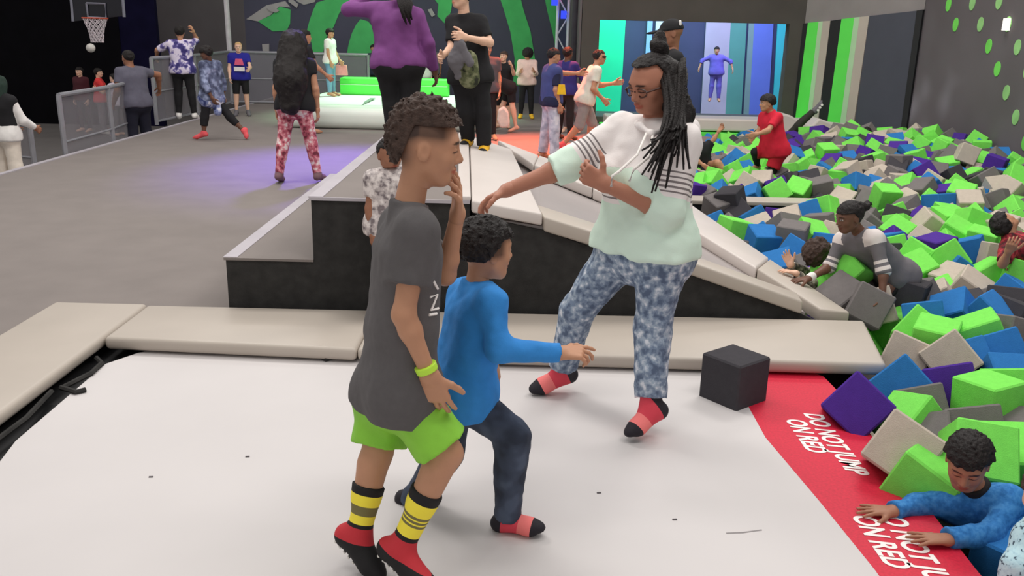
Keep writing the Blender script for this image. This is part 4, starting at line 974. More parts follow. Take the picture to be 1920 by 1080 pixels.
J = px(2.55, dict(nk=(1958, 985), shR=(1935, 1010, -.03), shL=(1990, 990, .1), elR=(1908, 1062, -.08), wrR=(1890, 1110, -.1), elL=(2010, 1060), wrL=(1980, 1110), hpR=(1960, 1150, .05), hpL=(2000, 1150, .1), knR=(1960, 1250), knL=(2000, 1250), anR=(1970, 1330), anL=(2000, 1330), toR=(1950, 1340), toL=(1990, 1340)))
p = Person('child in pale blue dotted top at the bottom right corner', J, 1.15, dict(c=aty(1965, 925, 2.55), fwd=(-.7, -.5, -.2)), 'light', h=.008, hh=.2)
p.body(legs=False); p.hair('cap', m_hairb, thick=.06); p.shirt(mat_blobs('pale_blue_dots', [rgb(60, 80, 95), rgb(176, 212, 224), rgb(190, 224, 232)], 70, w=[.36, .42, .6]), sleeve=1.7, off=.02)

# ------------------------------------------------------------------ people on the platform and floor
J = px(7.6, dict(nk=(744, -4), shL=(704, 18, .03), shR=(782, 30, .0), elL=(652, 18, .05), wrL=(690, -8, .22), elR=(803, 82, -.02), wrR=(815, 134, .05), hpL=(727, 122, 0), hpR=(770, 122, 0), knL=(735, 190, .03), knR=(768, 190, .0), anL=(738, 254, 0), anR=(772, 256, 0), toL=(733, 262, .16), toR=(778, 264, .16)))
p = Person('woman in purple long sleeved top and black trousers on the platform, seen from behind', J, 1.48, dict(c=aty(744, -42, 7.65), fwd=(-.2, 1, 0)), 'dark', h=.011, build=1.22, fem=True)
p.body(); p.hair('cap', thick=.07); m_prp = cm('purple_marl_jersey', (122, 66, 128)); p.shirt(m_prp, sleeve=1.95, off=.012, hem=.0, flare=.008, wr=.009, wf=10); p.pants(m_blk, upto=1.97, off=.014, o2=.022)
mb = MB()
for i in range(12): mb.tube([p.hl(-.2+.035*i, -.35, .1), aty(748+2.2*i, 8, 7.42), aty(752+1.6*i, 20+2*i % 9, 7.40), aty(756+1.5*i, 34+i % 5*3, 7.41)], .014, 5, .006)
mb.build('braids', m_hair, p.root, smooth=True)
J = px(7.35, dict(nk=(868, 24), shR=(850, 42, .05), shL=(900, 42, -.02), elR=(846, 92, -.05), wrR=(830, 104, -.2), elL=(918, 80, -.08), wrL=(872, 70, -.26), hpR=(868, 150, 0), hpL=(898, 150, .0), knR=(872, 208, -.02), knL=(906, 212, 0), anR=(878, 262, .1), anL=(908, 274, 0), toR=(870, 270, 0), toL=(904, 285, -.12)))
p = Person('teenager in black polo shirt holding a grey jacket on the platform', J, 1.42, dict(c=aty(864, -8, 7.33), fwd=(-.85, -.5, -.05)), 'light', h=.011, hands=dict(R=dict(curl=.6), L=dict(curl=.9)))
p.body(); p.hair('cap', thick=.06); p.shirt(m_blk, sleeve=.75, off=.016, hem=.0, wr=.008); p.pants(m_blk, upto=1.98, off=.014, o2=.03)
for sd in 'RL': p.sock(sd, mat_bands('yellow_black_sock', [(0, K_), (.3, rgb(235, 180, 40)), (.75, K_)]), frac=.1, attrs=dict(u=lambda P_, s=sd: foot_u(P_, p, s)))
p.add('camouflage_panel', [Cap(aty(878, 112, 7.16), aty(880, 146, 7.18), .075, .085, .02, n=(0, 1, 0), q=.5)], mat_blobs('camouflage_green', [rgb(40, 44, 32), rgb(92, 98, 66), rgb(130, 132, 100)], 22), .011)
jk = p.add('held_jacket', [Cap(aty(858, 76, 7.05), aty(852, 115, 7.05), .03, .05, .03, n=(0, 1, 0), q=.5), Cap(aty(852, 115, 7.05), aty(858, 142, 7.08), .05, .03, .03, n=(0, 1, 0), q=.5), Cap(aty(866, 80, 7.05), aty(882, 118, 7.05), .02, .028, .03)], m_gry, .009, disp=wrinkle(.012, 24), damp=.015)

def bg(label, H, xy, z=0.0, Y=None, skin='brown', shirt=m_gry, pants=m_blk, sleeve=.6, upto=1.95, hair='cap', hm=None, sock=None, h=.016, build=1.0, fem=False, off=.014, thick=.06, line=.2, back=-.25, hem=.03, o2=None, hh=None, group=None, **kw):
    loc = atz(xy[0], xy[1], z) if Y is None else V(aty(xy[0], xy[1], Y)[0], Y, z)
    J, hd = pose(H, loc, **kw)
    p = Person(label, J, H, hd, skin, h=h, build=build, fem=fem, hh=hh, group=group); p.body()
    if hair: p.hair(hair, hm, thick=thick, line=line, back=back, amp=.012)
    if shirt: p.shirt(shirt, sleeve=sleeve, off=off, hem=hem, wr=.004)
    if pants: p.pants(pants, upto=upto, off=.012, o2=o2, wr=.004, name='pants' if upto > 1.2 else 'shorts')
    if sock:
        for sd in 'RL': p.sock(sd, sock, frac=.15)
    return p
m_pk = cm('pink_sock', (226, 90, 96)); m_ylw = cm('yellow_sock', (236, 186, 50))
# toddler beside the platform
p = bg('small child in pale plaid shirt standing behind the boy in charcoal', 1.0, (732, 500), Y=4.98, z=.087, skin='brown', shirt=mat_blobs('pale_plaid', [rgb(120, 110, 112), rgb(190, 180, 178), rgb(225, 216, 212)], 30), pants=m_denim, yaw=140, hyaw=5, hpitch=-8, h=.010, hh=.185, thick=.03, line=.25)
# woman with very long hair and pink leggings
p = bg('woman with very long dark hair and pink floral leggings walking away', 1.58, (560, 343), skin='tan', shirt=m_blk, sleeve=.4, pants=mat_blobs('pink_floral_leggings', [rgb(120, 50, 62), rgb(190, 92, 108), rgb(222, 150, 156), rgb(240, 225, 220)], 16, detail=3), fem=True, h=.011, build=1.05, yaw=3, lean=8, R=(-6, 12, 12), L=(-4, 10, 8), RL=(4, 10, 6), LL=(-4, 8, 4), hpitch=-25, hair=None)
p.add('long_hair', [Ell(p.hl(0, -.06, .14), np.array([.42, .50, .45])*p.hs, p.HM, .04), Cap(p.hl(0, -.35, 0), p.hpc+p.up*.28-p.fwd*.16, .15, .17, .08), Cap(p.hpc+p.up*.28-p.fwd*.16, p.hpc+p.up*.02-p.fwd*.17, .17, .12, .08)], m_hair, .012, disp=wrinkle(.02, 24), damp=.02)
for sd in 'RL': p.sock(sd, cm('grey_red_sock', (120, 90, 96)), frac=.1)
bg('person in black with hair tied back beyond the long haired woman', 1.62, (578, 249), shirt=m_blk, skin='tan', yaw=60, h=.018, R=(20, 20, 30))
p = bg('girl in white T-shirt and blue jeans standing on the air track', 1.28, (622, 180), z=.362, skin='tan', shirt=m_wht, pants=cm('light_denim', (112, 150, 178)), fem=True, yaw=100, h=.014, line=.15, thick=.09, R=(5, 6, 10), L=(12, 6, 20))
tag(MB().poly_prism([p.J['wrL']+V(-.12, 0, -.28), p.J['wrL']+V(.14, 0, -.28), p.J['wrL']+V(.12, 0, -.08), p.J['wrL']+V(-.10, 0, -.08)], (0, .06, 0)).tube([p.J['wrL']+V(-.06, .03, -.08), p.J['wrL']+V(0, .03, .0), p.J['wrL']+V(.06, .03, -.08)], .01, 5).build('handbag', cm('pink_leather', (232, 150, 150)), bevel=.01), 'small pink handbag held by the girl in white', 'bag')
# lunging child
J = px(13.6, dict(nk=(392, 112), shR=(380, 122, -.12), shL=(408, 122, .14), elR=(384, 158, -.2), wrR=(398, 184, -.2), elL=(418, 155, .2), wrL=(420, 182, .15), hpR=(388, 186, -.07), hpL=(406, 186, .08), knR=(384, 220, -.1), anR=(382, 250, -.12), toR=(364, 258, -.12), knL=(430, 218, .05), anL=(458, 246, .05), toL=(462, 258, .0)))
p = Person('child in blue grey top and black leggings lunging across the grey floor', J, 1.36, dict(c=aty(386, 100, 13.55), fwd=(-.9, -.2, -.25)), 'dark', h=.013)
p.body(); p.hair('afro', thick=.13, line=.12, amp=.014); p.shirt(mat_blobs('blue_grey_print', [rgb(60, 66, 92), rgb(96, 104, 132), rgb(150, 160, 190)], 10), sleeve=1.6, off=.022, hem=.02); p.pants(m_blk, upto=1.5, off=.012)
p.add('tied_jacket', [Cap(J['hpR'], J['hpL'], .135, .135, .03), Cap(J['hpL'], J['hpL']+V(.05, -.15, -.18), .05, .06, .03)], mat_blobs('blue_white_print', [rgb(50, 60, 110), rgb(120, 130, 170), rgb(215, 215, 225)], 12), .014, disp=wrinkle(.015, 14), damp=.015)
for sd in 'RL': p.sock(sd, m_pk, frac=.15)
p = bg('fair haired boy in royal blue T-shirt and black shorts by the railing', 1.36, (455, 217), skin='light', shirt=cm('royal_blue_jersey', (34, 34, 140)), pants=m_blk, upto=.95, hair='cap', hm=m_hairl, thick=.03, line=.28, yaw=165, h=.014, R=(10, 10, 20), L=(30, 12, 50), sock=m_gry)
MB().poly_prism([p.shc+p.fwd*.145+V(-.09, 0, -.16), p.shc+p.fwd*.145+V(.09, 0, -.16), p.shc+p.fwd*.14+V(.06, 0, -.04), p.shc+p.fwd*.14+V(-.06, 0, -.04)], (0, -.008, 0)).build('shirt_print', cm('pink_print', (224, 96, 130)), p.root)
MB().poly_prism([p.shc+p.fwd*.15+V(-.1, 0, -.27), p.shc+p.fwd*.15+V(.1, 0, -.27), p.shc+p.fwd*.15+V(.1, 0, -.19), p.shc+p.fwd*.15+V(-.1, 0, -.19)], (0, -.008, 0)).build('shirt_print', m_wht, p.root)
bg('woman in purple and white floral blouse and black leggings leaning on the railing', 1.62, (350, 224), skin='tan', shirt=mat_blobs('floral_blouse', [rgb(52, 44, 110), rgb(120, 110, 170), rgb(225, 215, 235)], 9, detail=3, w=[.42, .5, .56]), pants=m_blk, fem=True, h=.013, yaw=-12, R=(105, 15, 125), L=(35, 60, 20), RL=(2, 4, 4), LL=(6, 3, 10), sleeve=.9, off=.02, sock=m_wht, build=1.05)
bg('man in dark grey T-shirt and navy trousers holding the railing', 1.76, (262, 255), Y=14.3, z=-.5, skin='brown', shirt=cm('slate_jersey', (92, 90, 104)), pants=cm('navy_cloth', (26, 26, 42)), h=.013, yaw=-55, R=(15, 78, 15), L=(-10, 20, 50), lean=8, build=1.2, thick=.03)
bg('child in bright red T-shirt on the basketball floor', 1.28, (190, 200), Y=18.0, z=-.5, skin='light', shirt=cm('scarlet_jersey', (226, 62, 62)), pants=m_gry, yaw=70, h=.016, R=(40, 10, 60), L=(40, 10, 60), sock=m_wht)
bg('child in maroon hoodie on the dark basketball floor', 1.28, (157, 200), Y=18.3, z=-.5, skin='light', shirt=cm('maroon_cloth', (74, 26, 36)), pants=m_blk, yaw=200, h=.018, sleeve=1.9)
bg('child in white T-shirt facing the child in red', 1.2, (219, 200), Y=17.7, z=-.5, skin='light', shirt=cm('lilac_white_cloth', (215, 205, 220)), pants=m_gry, yaw=-80, h=.016, R=(50, 10, 60), L=(50, 10, 60))
p = bg('woman in dark head scarf, white sleeves and cream trousers at the left edge', 1.52, (8, 240), Y=11.0, z=-.5, skin='brown', shirt=m_wht, sleeve=1.9, pants=cm('cream_cloth', (226, 214, 200)), o2=.04, build=1.1, fem=True, h=.012, yaw=20, R=(20, 12, 40), L=(20, 12, 40), hair=None)
p.add('head_scarf', [Ell(p.hl(0, -.05, .1), np.array([.42, .50, .50])*p.hs, p.HM, .03), Cap(p.hl(0, -.2, -.2), p.shc-p.up*.12-p.fwd*.04, .10, .11, .05)], cm('dark_green_scarf', (32, 50, 42)), .012, disp=wrinkle(.008, 30), damp=.01)
p.add('vest', p.torso(.026), m_blk, .012)
# group by the mural
bg('boy in black T-shirt with clasped hands near the mural', 1.33, (942, 240), skin='light', shirt=m_blk, pants=m_blk, upto=.95, hm=m_hairb, yaw=185, h=.013, R=(55, 15, 80), L=(55, 15, 80), hpitch=10, hyaw=20)
bg('woman with big curly hair and pale pink top, arms folded', 1.33, (986, 222), skin='tan', shirt=cm('pale_pink_cloth', (235, 205, 195)), pants=m_blk, hair='afro', thick=.26, line=-.3, back=-.5, yaw=180, h=.013, R=(18, 8, 85), L=(24, 8, 80), hyaw=35, fem=True, sock=m_ylw, sleeve=1.9)
p = bg('person in black bending over beside a white bag', 1.35, (955, 238), Y=15.6, z=0, skin='light', shirt=m_blk, pants=m_blk, upto=.7, yaw=-100, lean=62, R=(60, 5, 10), L=(40, 5, 10), RL=(20, 4, 15), LL=(-6, 4, 5), h=.015)
tag(MB().poly_prism([aty(x, y, 15.2) for x, y in ((934, 206), (945, 200), (953, 210), (956, 232), (952, 240), (938, 240), (932, 225))], (0, .25, 0)).build('shopping_bag', cm('white_bag_plastic', (226, 222, 212)), bevel=.03), 'white bag on the floor by the bending person', 'bag')
p = bg('boy in blue vest over navy T-shirt and pale grey jeans', 1.46, (1030, 301), skin='tan', shirt=cm('navy_jersey', (34, 36, 66)), pants=mat_blobs('pale_grey_denim', [rgb(160, 162, 178), rgb(190, 190, 204), rgb(215, 214, 222)], 10), yaw=70, h=.010, R=(-5, 8, 22), L=(78, 5, 12), RL=(3, 4, 3), LL=(-3, 4, 3), o2=.035, thick=.05, hyaw=10, hpitch=-10, sleeve=.8)
p.add('vest', p.torso(.028, .02), cm('blue_vest_cloth', (66, 74, 128)), .011, clip=[(p.hpc-p.up*.06, -p.up)])
q = mix(p.J['shR'], p.J['elR'], .9)+p.fwd*.07; MB().poly_prism([q+V(-.05, -.06, -.08), q+V(.07, -.06, -.08), q+V(.05, -.06, .05), q+V(-.03, -.06, .05)], (0, -.01, 0)).build('badge', cm('yellow_badge', (240, 190, 40)), p.root)
bg('child in dark blue hoodie standing behind the boy in the vest', 1.45, (1058, 262), skin='dark', shirt=cm('ink_blue_cloth', (42, 40, 110)), pants=m_blk, yaw=40, h=.015, L=(10, 10, 20), R=(30, 20, 30), sleeve=1.9, thick=.07)
p = bg('boy in white T-shirt, grey shorts and glasses running to the right', 1.50, (1092, 292), skin='tan', shirt=cm('ivory_jersey', (222, 220, 204)), pants=cm('grey_shorts', (150, 145, 142)), upto=1.0, o2=.04, yaw=82, lean=16, h=.010, R=(-12, 10, 60), L=(30, 8, 70), RL=(-14, 4, 28), LL=(24, 4, 30), thick=.03, line=.26, sock=m_pk)
MB().tube([p.hl(.32, .12, .05), p.hl(.28, .36, .05), p.hl(0, .42, .05), p.hl(-.28, .36, .05)], .012, 6).build('glasses', m_blk, p.root)
p = bg('child in white cap bending down behind the runner', 1.22, (1075, 262), Y=15.7, skin='light', shirt=cm('pale_cloth', (190, 186, 190)), pants=m_gry, yaw=200, lean=55, h=.014, R=(50, 5, 20), L=(50, 5, 20), RL=(40, 6, 60), LL=(40, 6, 60), hair=None, hpitch=-30)
p.add('cap', [Ell(p.hl(0, -.03, .16), np.array([.38, .47, .40])*p.hs, p.HM, .02, clip=[(p.hl(0, 0, .12), -p.hz)]), Cap(p.hl(0, .3, .14), p.hl(0, .62, .12), .05, .05, .02, n=p.hz, q=.3)], m_wht, .01)
bg('grey clad person with dark hair half hidden behind the teenager', 1.5, (911, 262), skin='tan', shirt=cm('dim_grey_cloth', (84, 80, 84)), yaw=170, h=.015, thick=.09)
# man in cap behind the woman
p = bg('man in black cap and dark clothes standing behind the woman', 1.80, (1262, 60), Y=8.4, z=.02, skin='brown', shirt=m_blk, pants=m_blk, yaw=-92, h=.011, R=(5, 4, 8), L=(5, 4, 8), hair=None, hpitch=-8, thick=.02)
p.add('cap', [Ell(p.hl(0, -.05, .17), np.array([.37, .46, .38])*p.hs, p.HM, .02, clip=[(p.hl(0, 0, .14), -p.hz)]), Cap(p.hl(0, .3, .17), p.hl(0, .72, .12), .06, .05, .02, n=p.hz, q=.25)], m_blk, .008)
p.add('cap_patch', [Cap(p.hl(-.28, -.33, .30), p.hl(-.28, -.33, .42), .012, .012, .001)], m_wht, .005)
# jumper in the lit court and people beyond the air track
p = bg('figure in pale clothes jumping inside the lit side court', 1.12, (1338, 198), Y=19.3, z=.33, skin='tan', shirt=cm('violet_cloth', (104, 94, 190)), pants=cm('violet_cloth', (104, 94, 190)), yaw=190, R=(10, 65, 10), L=(10, 65, 10), h=.016, side=4, sleeve=1.4)  # pale clothes with the court's purple light mixed into their colour
bg('child in pale top beyond the green blocks', 1.25, (795, 190), Y=20.6, skin='light', shirt=m_wht, pants=m_blk, yaw=170, h=.02, R=(20, 30, 20)); bg('child in grey seated crowd beyond the green blocks', 1.35, (812, 190), Y=21.2, skin='brown', shirt=m_gry, pants=m_blk, yaw=190, h=.02)
bg('child in dark top with white sleeve print near the railing end', 1.3, (702, 190), Y=20.8, skin='tan', shirt=cm('dark_slate_cloth', (52, 56, 76)), pants=m_blk, yaw=150, h=.02, sleeve=1.8, R=(40, 10, 50))
# ------------------------------------------------------------------ foam cubes
FC = dict(G=('lime green', (126, 224, 92)), B=('blue', (50, 118, 184)), P=('purple', (78, 48, 142)), T=('beige', (190, 178, 164)), D=('grey', (118, 113, 112)), K=('charcoal', (68, 66, 70)))
fm = {k: mat('foam_'+v[0].replace(' ', '_'), rgb(*v[1]), 0.95, 0.05, 30, 0.25, 220, spec=0.15) for k, v in FC.items()}
CS = 0.235
def cube_mesh(k, s=CS):
    bm = bmesh.new(); bmesh.ops.create_cube(bm, size=s); bmesh.ops.bevel(bm, geom=list(bm.edges), offset=s*0.035, segments=1, affect='EDGES')
    me = bpy.data.meshes.new('foam_cube'); bm.to_mesh(me); bm.free(); me.materials.append(fm[k]); return me
CM = {k: cube_mesh(k) for k in FC}
rc_ = random.Random(21)
cubes = []      # (position, quaternion, colour, label or None)
def rq(tilt=1.0):
    e = Euler((rc_.uniform(-.7, .7)*tilt, rc_.uniform(-.7, .7)*tilt, rc_.uniform(0, 1.57))); return e.to_quaternion()
def heap(x, y): return 0.02+0.24*max(0.0, min(1.0, (y-8.5)/5))*max(0.0, min(1.0, (x-3.2)/2.5))+0.07*math.sin(x*3.1+y*1.7)*math.sin(y*2.3-x)
# cubes one can pick out of the photograph: x, y, colour, height above the pit level, label
HAND = [(1377, 706, 'K', None, 'charcoal foam cube lying on the trampoline beside the red border'), (1604, 768, 'P', .10, 'large purple foam cube resting on the edge of the red border'),
 (1665, 856, 'T', .08, 'beige foam cube leaning against the purple one at the red border'), (1740, 905, 'G', -.02, 'lime green foam cube between the beige cube and the climbing boy'), (1708, 800, 'G', -.05, 'lime green foam cube behind the beige cube at the red border'),
 (1668, 690, 'B', .02, 'blue foam cube right of the beige pad end'), (1742, 750, 'D', -.02, 'grey foam cube beside the purple cube above the climbing boy'), (1795, 735, 'P', .03, 'purple foam cube lying beside a big lime cube'), (1880, 735, 'G', .05, 'wide lime green foam cube at the right edge above the boy'),
 (1835, 810, 'D', -.02, 'grey foam cube just behind the climbing boy\'s head'), (1890, 862, 'G', 0, 'lime green foam cube right of the climbing boy\'s head'), (1790, 975, 'T', -.20, 'pale beige foam cube under the climbing boy\'s chin'), (1900, 1050, 'B', -.16, None), (1740, 838, 'D', -.1, None),
 (1690, 652, 'T', .03, None), (1722, 625, 'G', -.05, None), (1780, 660, 'T', .06, 'beige foam cube between two lime ones right of the pad end'), (1840, 630, 'G', .06, None), (1870, 665, 'B', .03, None), (1735, 598, 'B', .08, 'dark blue foam cube standing square in the middle of the pit'), (1655, 595, 'T', .05, 'beige foam cube under the girl\'s lowered hand'),
 (1790, 590, 'B', 0, None), (1850, 595, 'B', .03, None), (1905, 600, 'K', 0, None), (1700, 555, 'K', 0, None), (1720, 565, 'D', -.04, None), (1815, 545, 'T', .04, None), (1858, 520, 'G', .02, None), (1900, 560, 'B', .02, None), (1910, 520, 'G', .03, None),
 (1800, 488, 'G', .1, 'tall lime green foam cube standing on the blue one'), (1795, 515, 'B', .0, None), (1755, 470, 'P', .05, None), (1718, 510, 'G', .03, None), (1722, 485, 'G', .05, None), (1682, 440, 'G', .05, None), (1678, 533, 'P', .0, None), (1765, 560, 'G', -.05, None),
 (1590, 508, 'G', .12, 'lime green foam cube right in front of the crawling girl\'s chest'), (1560, 520, 'G', .05, None), (1580, 560, 'D', .0, None), (1625, 575, 'D', .0, None), (1840, 455, 'G', .04, None), (1790, 440, 'G', .08, None), (1820, 420, 'G', .05, None), (1740, 425, 'T', .03, None), (1870, 485, 'T', 0, None), (1875, 430, 'T', .03, None), (1900, 400, 'G', .08, None), (1898, 425, 'G', .03, None),
 (1815, 385, 'T', .1, 'big beige foam cube with a lime one beside it in the far middle'), (1800, 368, 'G', .1, None), (1760, 385, 'B', .05, None), (1700, 395, 'D', .02, None), (1660, 370, 'G', .07, None), (1675, 415, 'K', 0, None), (1625, 385, 'D', .0, None), (1605, 350, 'B', .06, None), (1640, 355, 'B', .0, None), (1730, 360, 'D', .05, None), (1738, 355, 'G', .03, None), (1690, 345, 'T', .03, None), (1870, 380, 'D', .05, None), (1895, 360, 'T', .06, None),
 (1865, 310, 'P', .08, 'bright purple foam cube near the dotted wall'), (1850, 340, 'D', .02, None), (1775, 315, 'G', .06, None), (1732, 328, 'P', .03, None), (1750, 345, 'T', .03, None), (1680, 320, 'K', .05, None), (1685, 308, 'D', .06, None), (1640, 305, 'G', .04, None), (1683, 285, 'P', .06, None), (1730, 275, 'G', .08, None), (1715, 300, 'G', .02, None), (1790, 295, 'D', .05, None), (1840, 280, 'G', .08, None), (1892, 268, 'G', .1, None), (1812, 290, 'T', .06, None), (1770, 280, 'G', .0, None), (1900, 310, 'G', .03, None), (1905, 335, 'G', .03, None), (1785, 335, 'K', .0, None),
 (1560, 310, 'P', .05, None), (1515, 303, 'G', .06, None), (1550, 288, 'G', .04, None), (1485, 295, 'B', .04, None), (1478, 325, 'G', .05, None), (1470, 310, 'B', 0, None), (1525, 280, 'D', .05, None), (1570, 277, 'K', .0, None), (1540, 355, 'D', .06, None), (1575, 335, 'G', .02, None), (1590, 325, 'T', .03, None), (1500, 345, 'B', .0, None), (1455, 362, 'G', .05, None), (1495, 360, 'G', .05, None), (1410, 305, 'G', .05, None), (1335, 345, 'G', .05, None), (1370, 325, 'G', .05, None), (1395, 325, 'B', 0, None), (1405, 350, 'T', .02, None), (1400, 360, 'P', -.05, None), (1310, 315, 'B', .05, None), (1345, 290, 'G', .05, None), (1360, 270, 'G', .06, None), (1330, 270, 'B', .0, None), (1308, 350, 'G', .03, None), (1305, 372, 'P', .03, None), (1335, 380, 'D', .03, None), (1365, 372, 'K', .12, 'black foam cube standing proud beside the ramp'), (1385, 405, 'K', .02, None), (1375, 435, 'G', .05, 'lime green foam cube against the far side of the ramp'), (1415, 415, 'B', .0, None), (1460, 415, 'P', .0, None), (1480, 420, 'T', .05, None), (1485, 445, 'D', .05, None), (1430, 455, 'B', .05, None), (1425, 435, 'T', 0, None), (1535, 425, 'D', .03, None), (1545, 395, 'G', .04, None), (1515, 405, 'B', .0, None), (1518, 445, 'G', 0, None), (1495, 480, 'B', .0, None)]
FIT = {(1604, 768): ((1.63, 3.80, .068), (-.65, -.82, .1)), (1665, 856): ((1.615, 3.279, .112), (-.5, .41, -.65)), (1668, 690): ((2.026, 4.22, .012), (-.5, -.79, -.1)), (1795, 735): ((2.239, 4.142, .035), (-.34, -.35, -.39)), (1742, 750): ((2.06, 4.05, -.05), (-.82, 1.03, -1.22)),
       (1880, 735): ((2.48, 4.075, .049), (-.32, -.22, -.49)), (1835, 810): ((2.158, 3.721, -.009), (-.41, -.31, -.4)), (1780, 660): ((2.44, 4.584, .034), (-.42, -.76, -.21)), (1690, 652): ((2.25, 4.71, -.012), (-.31, .28, -.53)), (1735, 598): ((2.584, 5.243, .036), (-.29, -.26, -.39)), (1655, 595): ((2.369, 5.493, .04), (-.3, -.36, -.28)), (1800, 488): ((3.388, 6.629, .094), (-.28, -.69, -.33))}
for x, y, k, dz, lab in HAND:
    if dz is None: pos = atz(x, y, 0.113); q = Euler((0, 0, math.radians(38))).to_quaternion(); pos[2] = 0.1095
    else:
        pos = atz(x, y, dz+.02)
        for _ in range(3): pos = atz(x, y, dz+heap(pos[0], pos[1])); 
        q = rq(0.9)
    if (x, y) in FIT: pos = np.array(FIT[(x, y)][0]); q = Euler(FIT[(x, y)][1]).to_quaternion()
    cubes.append([pos, q, k, lab, 1])
def inpit(x, y):
    if x > 6.5 or y > 14.5 or y < 1.0: return False
    if y < 4.15: return x > 1.80
    if y < 5.1: return x > 2.32
    if y < 7.8: return x > np.interp(y, [5.1, 5.7, 6.26, 7.7], [2.2, 2.15, 1.98, 1.72])+.10
    return x > 1.78
def inview(P_):
    v = np.asarray(P_)-_C; w_ = v@_F
    if w_ < .3: return None
    return 960+FPX*(v@_R)/w_, 540-FPX*(v@_U)/w_, w_
keys = 'GGGGTTTTDDDDBBBPPK'
st = 0.245
nx, ny = int(5.2/st), int(13.6/st)
hp_ = np.array([c[0] for c in cubes])
for layer in (0, 1):
    for i in range(nx):
        for j in range(ny):
            x = 1.75+(i+.5*layer+.5*(j % 2))*st+rc_.uniform(-.04, .04); y = 1.0+(j+.5*layer)*st+rc_.uniform(-.04, .04)
            if not inpit(x, y): continue
            if 8.5 < y < 9.45 and x < 3.8: continue
            z = heap(x, y)-0.05+rc_.uniform(-.05, .05)-.19*layer
            v = inview((x, y, z))
            if v is None or v[0] < 1180 or v[0] > 2350 or v[1] > 1500: continue
            dd = np.linalg.norm(hp_-np.array([x, y, z]), axis=1).min()
            if dd < 0.20: continue
            if layer == 0 and np.hypot(x-2.05, y-2.9) < .28: z -= .2
            cubes.append([np.array([x, y, z]), rq(), rc_.choice(keys), None, 0 if layer else 1])
PP = np.array([c[0] for c in cubes]); nh = len(HAND)
for it in range(14):                                   # push overlapping cubes apart
    push = np.zeros_like(PP)
    dv = PP[:, None]-PP[None]; ds = np.linalg.norm(dv, axis=2); np.fill_diagonal(ds, 9)
    ii, jj = np.nonzero(ds < 0.27)
    np.add.at(push, ii, dv[ii, jj]/ds[ii, jj][:, None]*(0.27-ds[ii, jj])[:, None]*0.35)
    push[:nh] = 0; push[:, 2] *= 0.6; PP = PP+np.clip(push, -.04, .04)
    PP[nh:, 0] = np.clip(PP[nh:, 0], 1.78, 6.66)
PP[:, 0] = np.minimum(PP[:, 0], 6.64)
lo_x = np.where(PP[nh:, 1] > 8.0, 1.84, 1.80); PP[nh:, 0] = np.maximum(PP[nh:, 0], lo_x)
bz = (PP[:, 0] < 3.85) & (np.abs(PP[:, 1]-9.12) < 0.36)        # keep clear of the beam
PP[bz, 1] = np.where(PP[bz, 1] > 9.12, 9.5, 8.74)
for c_, q_ in zip(cubes, PP): c_[0] = q_
LM = [('the climbing boy', (1815, 930)), ('the crawling girl', (1600, 470)), ('the boy in red', (1448, 290)), ('the beige pad end', (1650, 640)), ('the person in dark red', (1900, 465)), ('the foot of the ramp', (1560, 590)),
      ('the far side of the ramp', (1390, 430)), ('the beam across the pit', (1480, 380)), ('the dotted wall', (1850, 290)), ('the vinyl cover', (1600, 275)), ('the middle of the pit', (1740, 440)), ('the reaching child in black', (1330, 300)), ('the bright purple cube', (1865, 312)), ('the big beige cube', (1815, 388)), ('the black cube by the ramp', (1365, 375)), ('the tall lime cube', (1800, 492)), ('the fallen person', (1510, 255)), ('the right edge of the picture', (1915, 620))]
LP = [atz(x, y, 0.0) for _, (x, y) in LM]
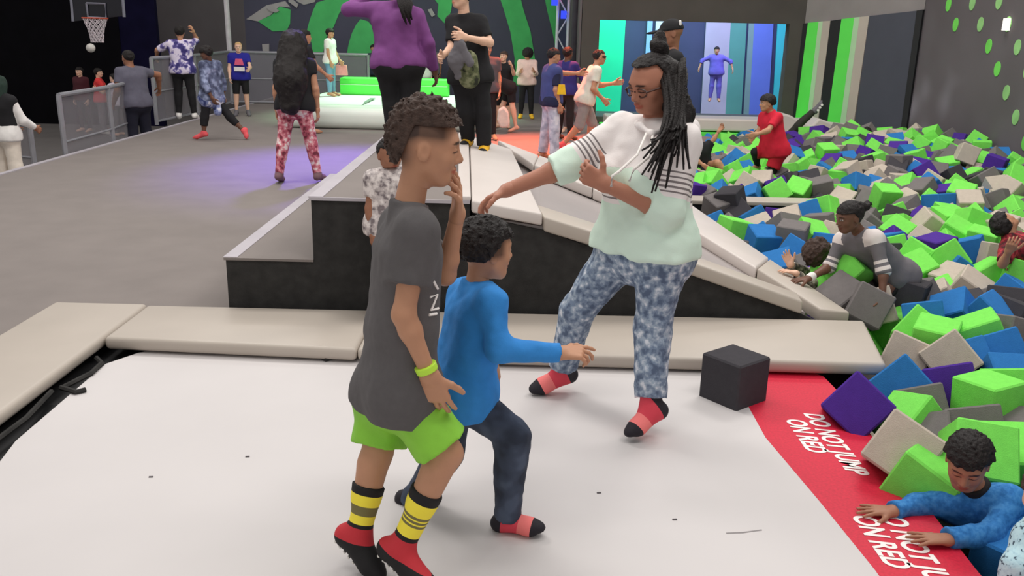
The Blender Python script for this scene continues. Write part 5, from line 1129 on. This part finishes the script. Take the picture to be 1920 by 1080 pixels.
ORD = ['nearest', 'second nearest', 'third nearest', 'fourth nearest', 'fifth nearest', 'sixth nearest', 'seventh nearest', 'eighth nearest', 'ninth nearest', 'tenth nearest', 'eleventh nearest', 'twelfth nearest', 'thirteenth nearest', 'fourteenth nearest', 'fifteenth nearest', 'sixteenth nearest', 'seventeenth nearest', 'eighteenth nearest', 'nineteenth nearest', 'twentieth nearest', 'twenty-first nearest', 'twenty-second nearest', 'twenty-third nearest', 'twenty-fourth nearest']
def size_of(c):
    v = inview(c[0])
    return -1 if v is None or v[0] > 1930 or v[1] > 1090 else (1.0/v[2] if c[4] else 0.3/v[2])
order = sorted(range(len(cubes)), key=lambda i: -(size_of(cubes[i])+(0.5 if i < len(HAND) else 0)))
single, rest = order[:300], order[300:]
seen = {}; near_ = {}
for i in single:
    if cubes[i][3]: continue
    d_ = [np.linalg.norm(cubes[i][0][:2]-l[:2]) for l in LP]; n_ = int(np.argmin(d_)); near_[i] = (n_, d_[n_])
rank = {}
for i in sorted(near_, key=lambda i: near_[i][1]):
    key = (near_[i][0], cubes[i][2]); rank[i] = seen.get(key, 0); seen[key] = rank[i]+1
for i in single:
    pos, q, k, lab, _ = cubes[i]
    o = bpy.data.objects.new('foam_cube', CM[k]); COL.objects.link(o); o.location = Vector([float(a) for a in pos]); o.rotation_mode = 'QUATERNION'; o.rotation_quaternion = q
    if not lab:
        r_ = rank[i]; lab = '%s foam cube, %s of its colour to %s' % (FC[k][0], ORD[min(r_, 23)], LM[near_[i][0]][0])
    tag(o, lab, 'foam cube', 'foam cubes in the pit')
bm = bmesh.new(); ks = list(FC)
for i in rest:
    pos, q, k, _, _ = cubes[i]
    n0 = len(bm.faces); ret = bmesh.ops.create_cube(bm, size=CS, matrix=Matrix.Translation(Vector([float(a) for a in pos])) @ q.to_matrix().to_4x4())
    for f_ in {f_ for v_ in ret['verts'] for f_ in v_.link_faces}: f_.material_index = ks.index(k)
me = bpy.data.meshes.new('foam_cube_fill'); bm.to_mesh(me); bm.free()
for k in ks: me.materials.append(fm[k])
o = link('foam_cube_fill', me, None); tag(o, 'mass of mixed foam cubes filling the rest of the pit', 'foam cubes', kind='stuff')
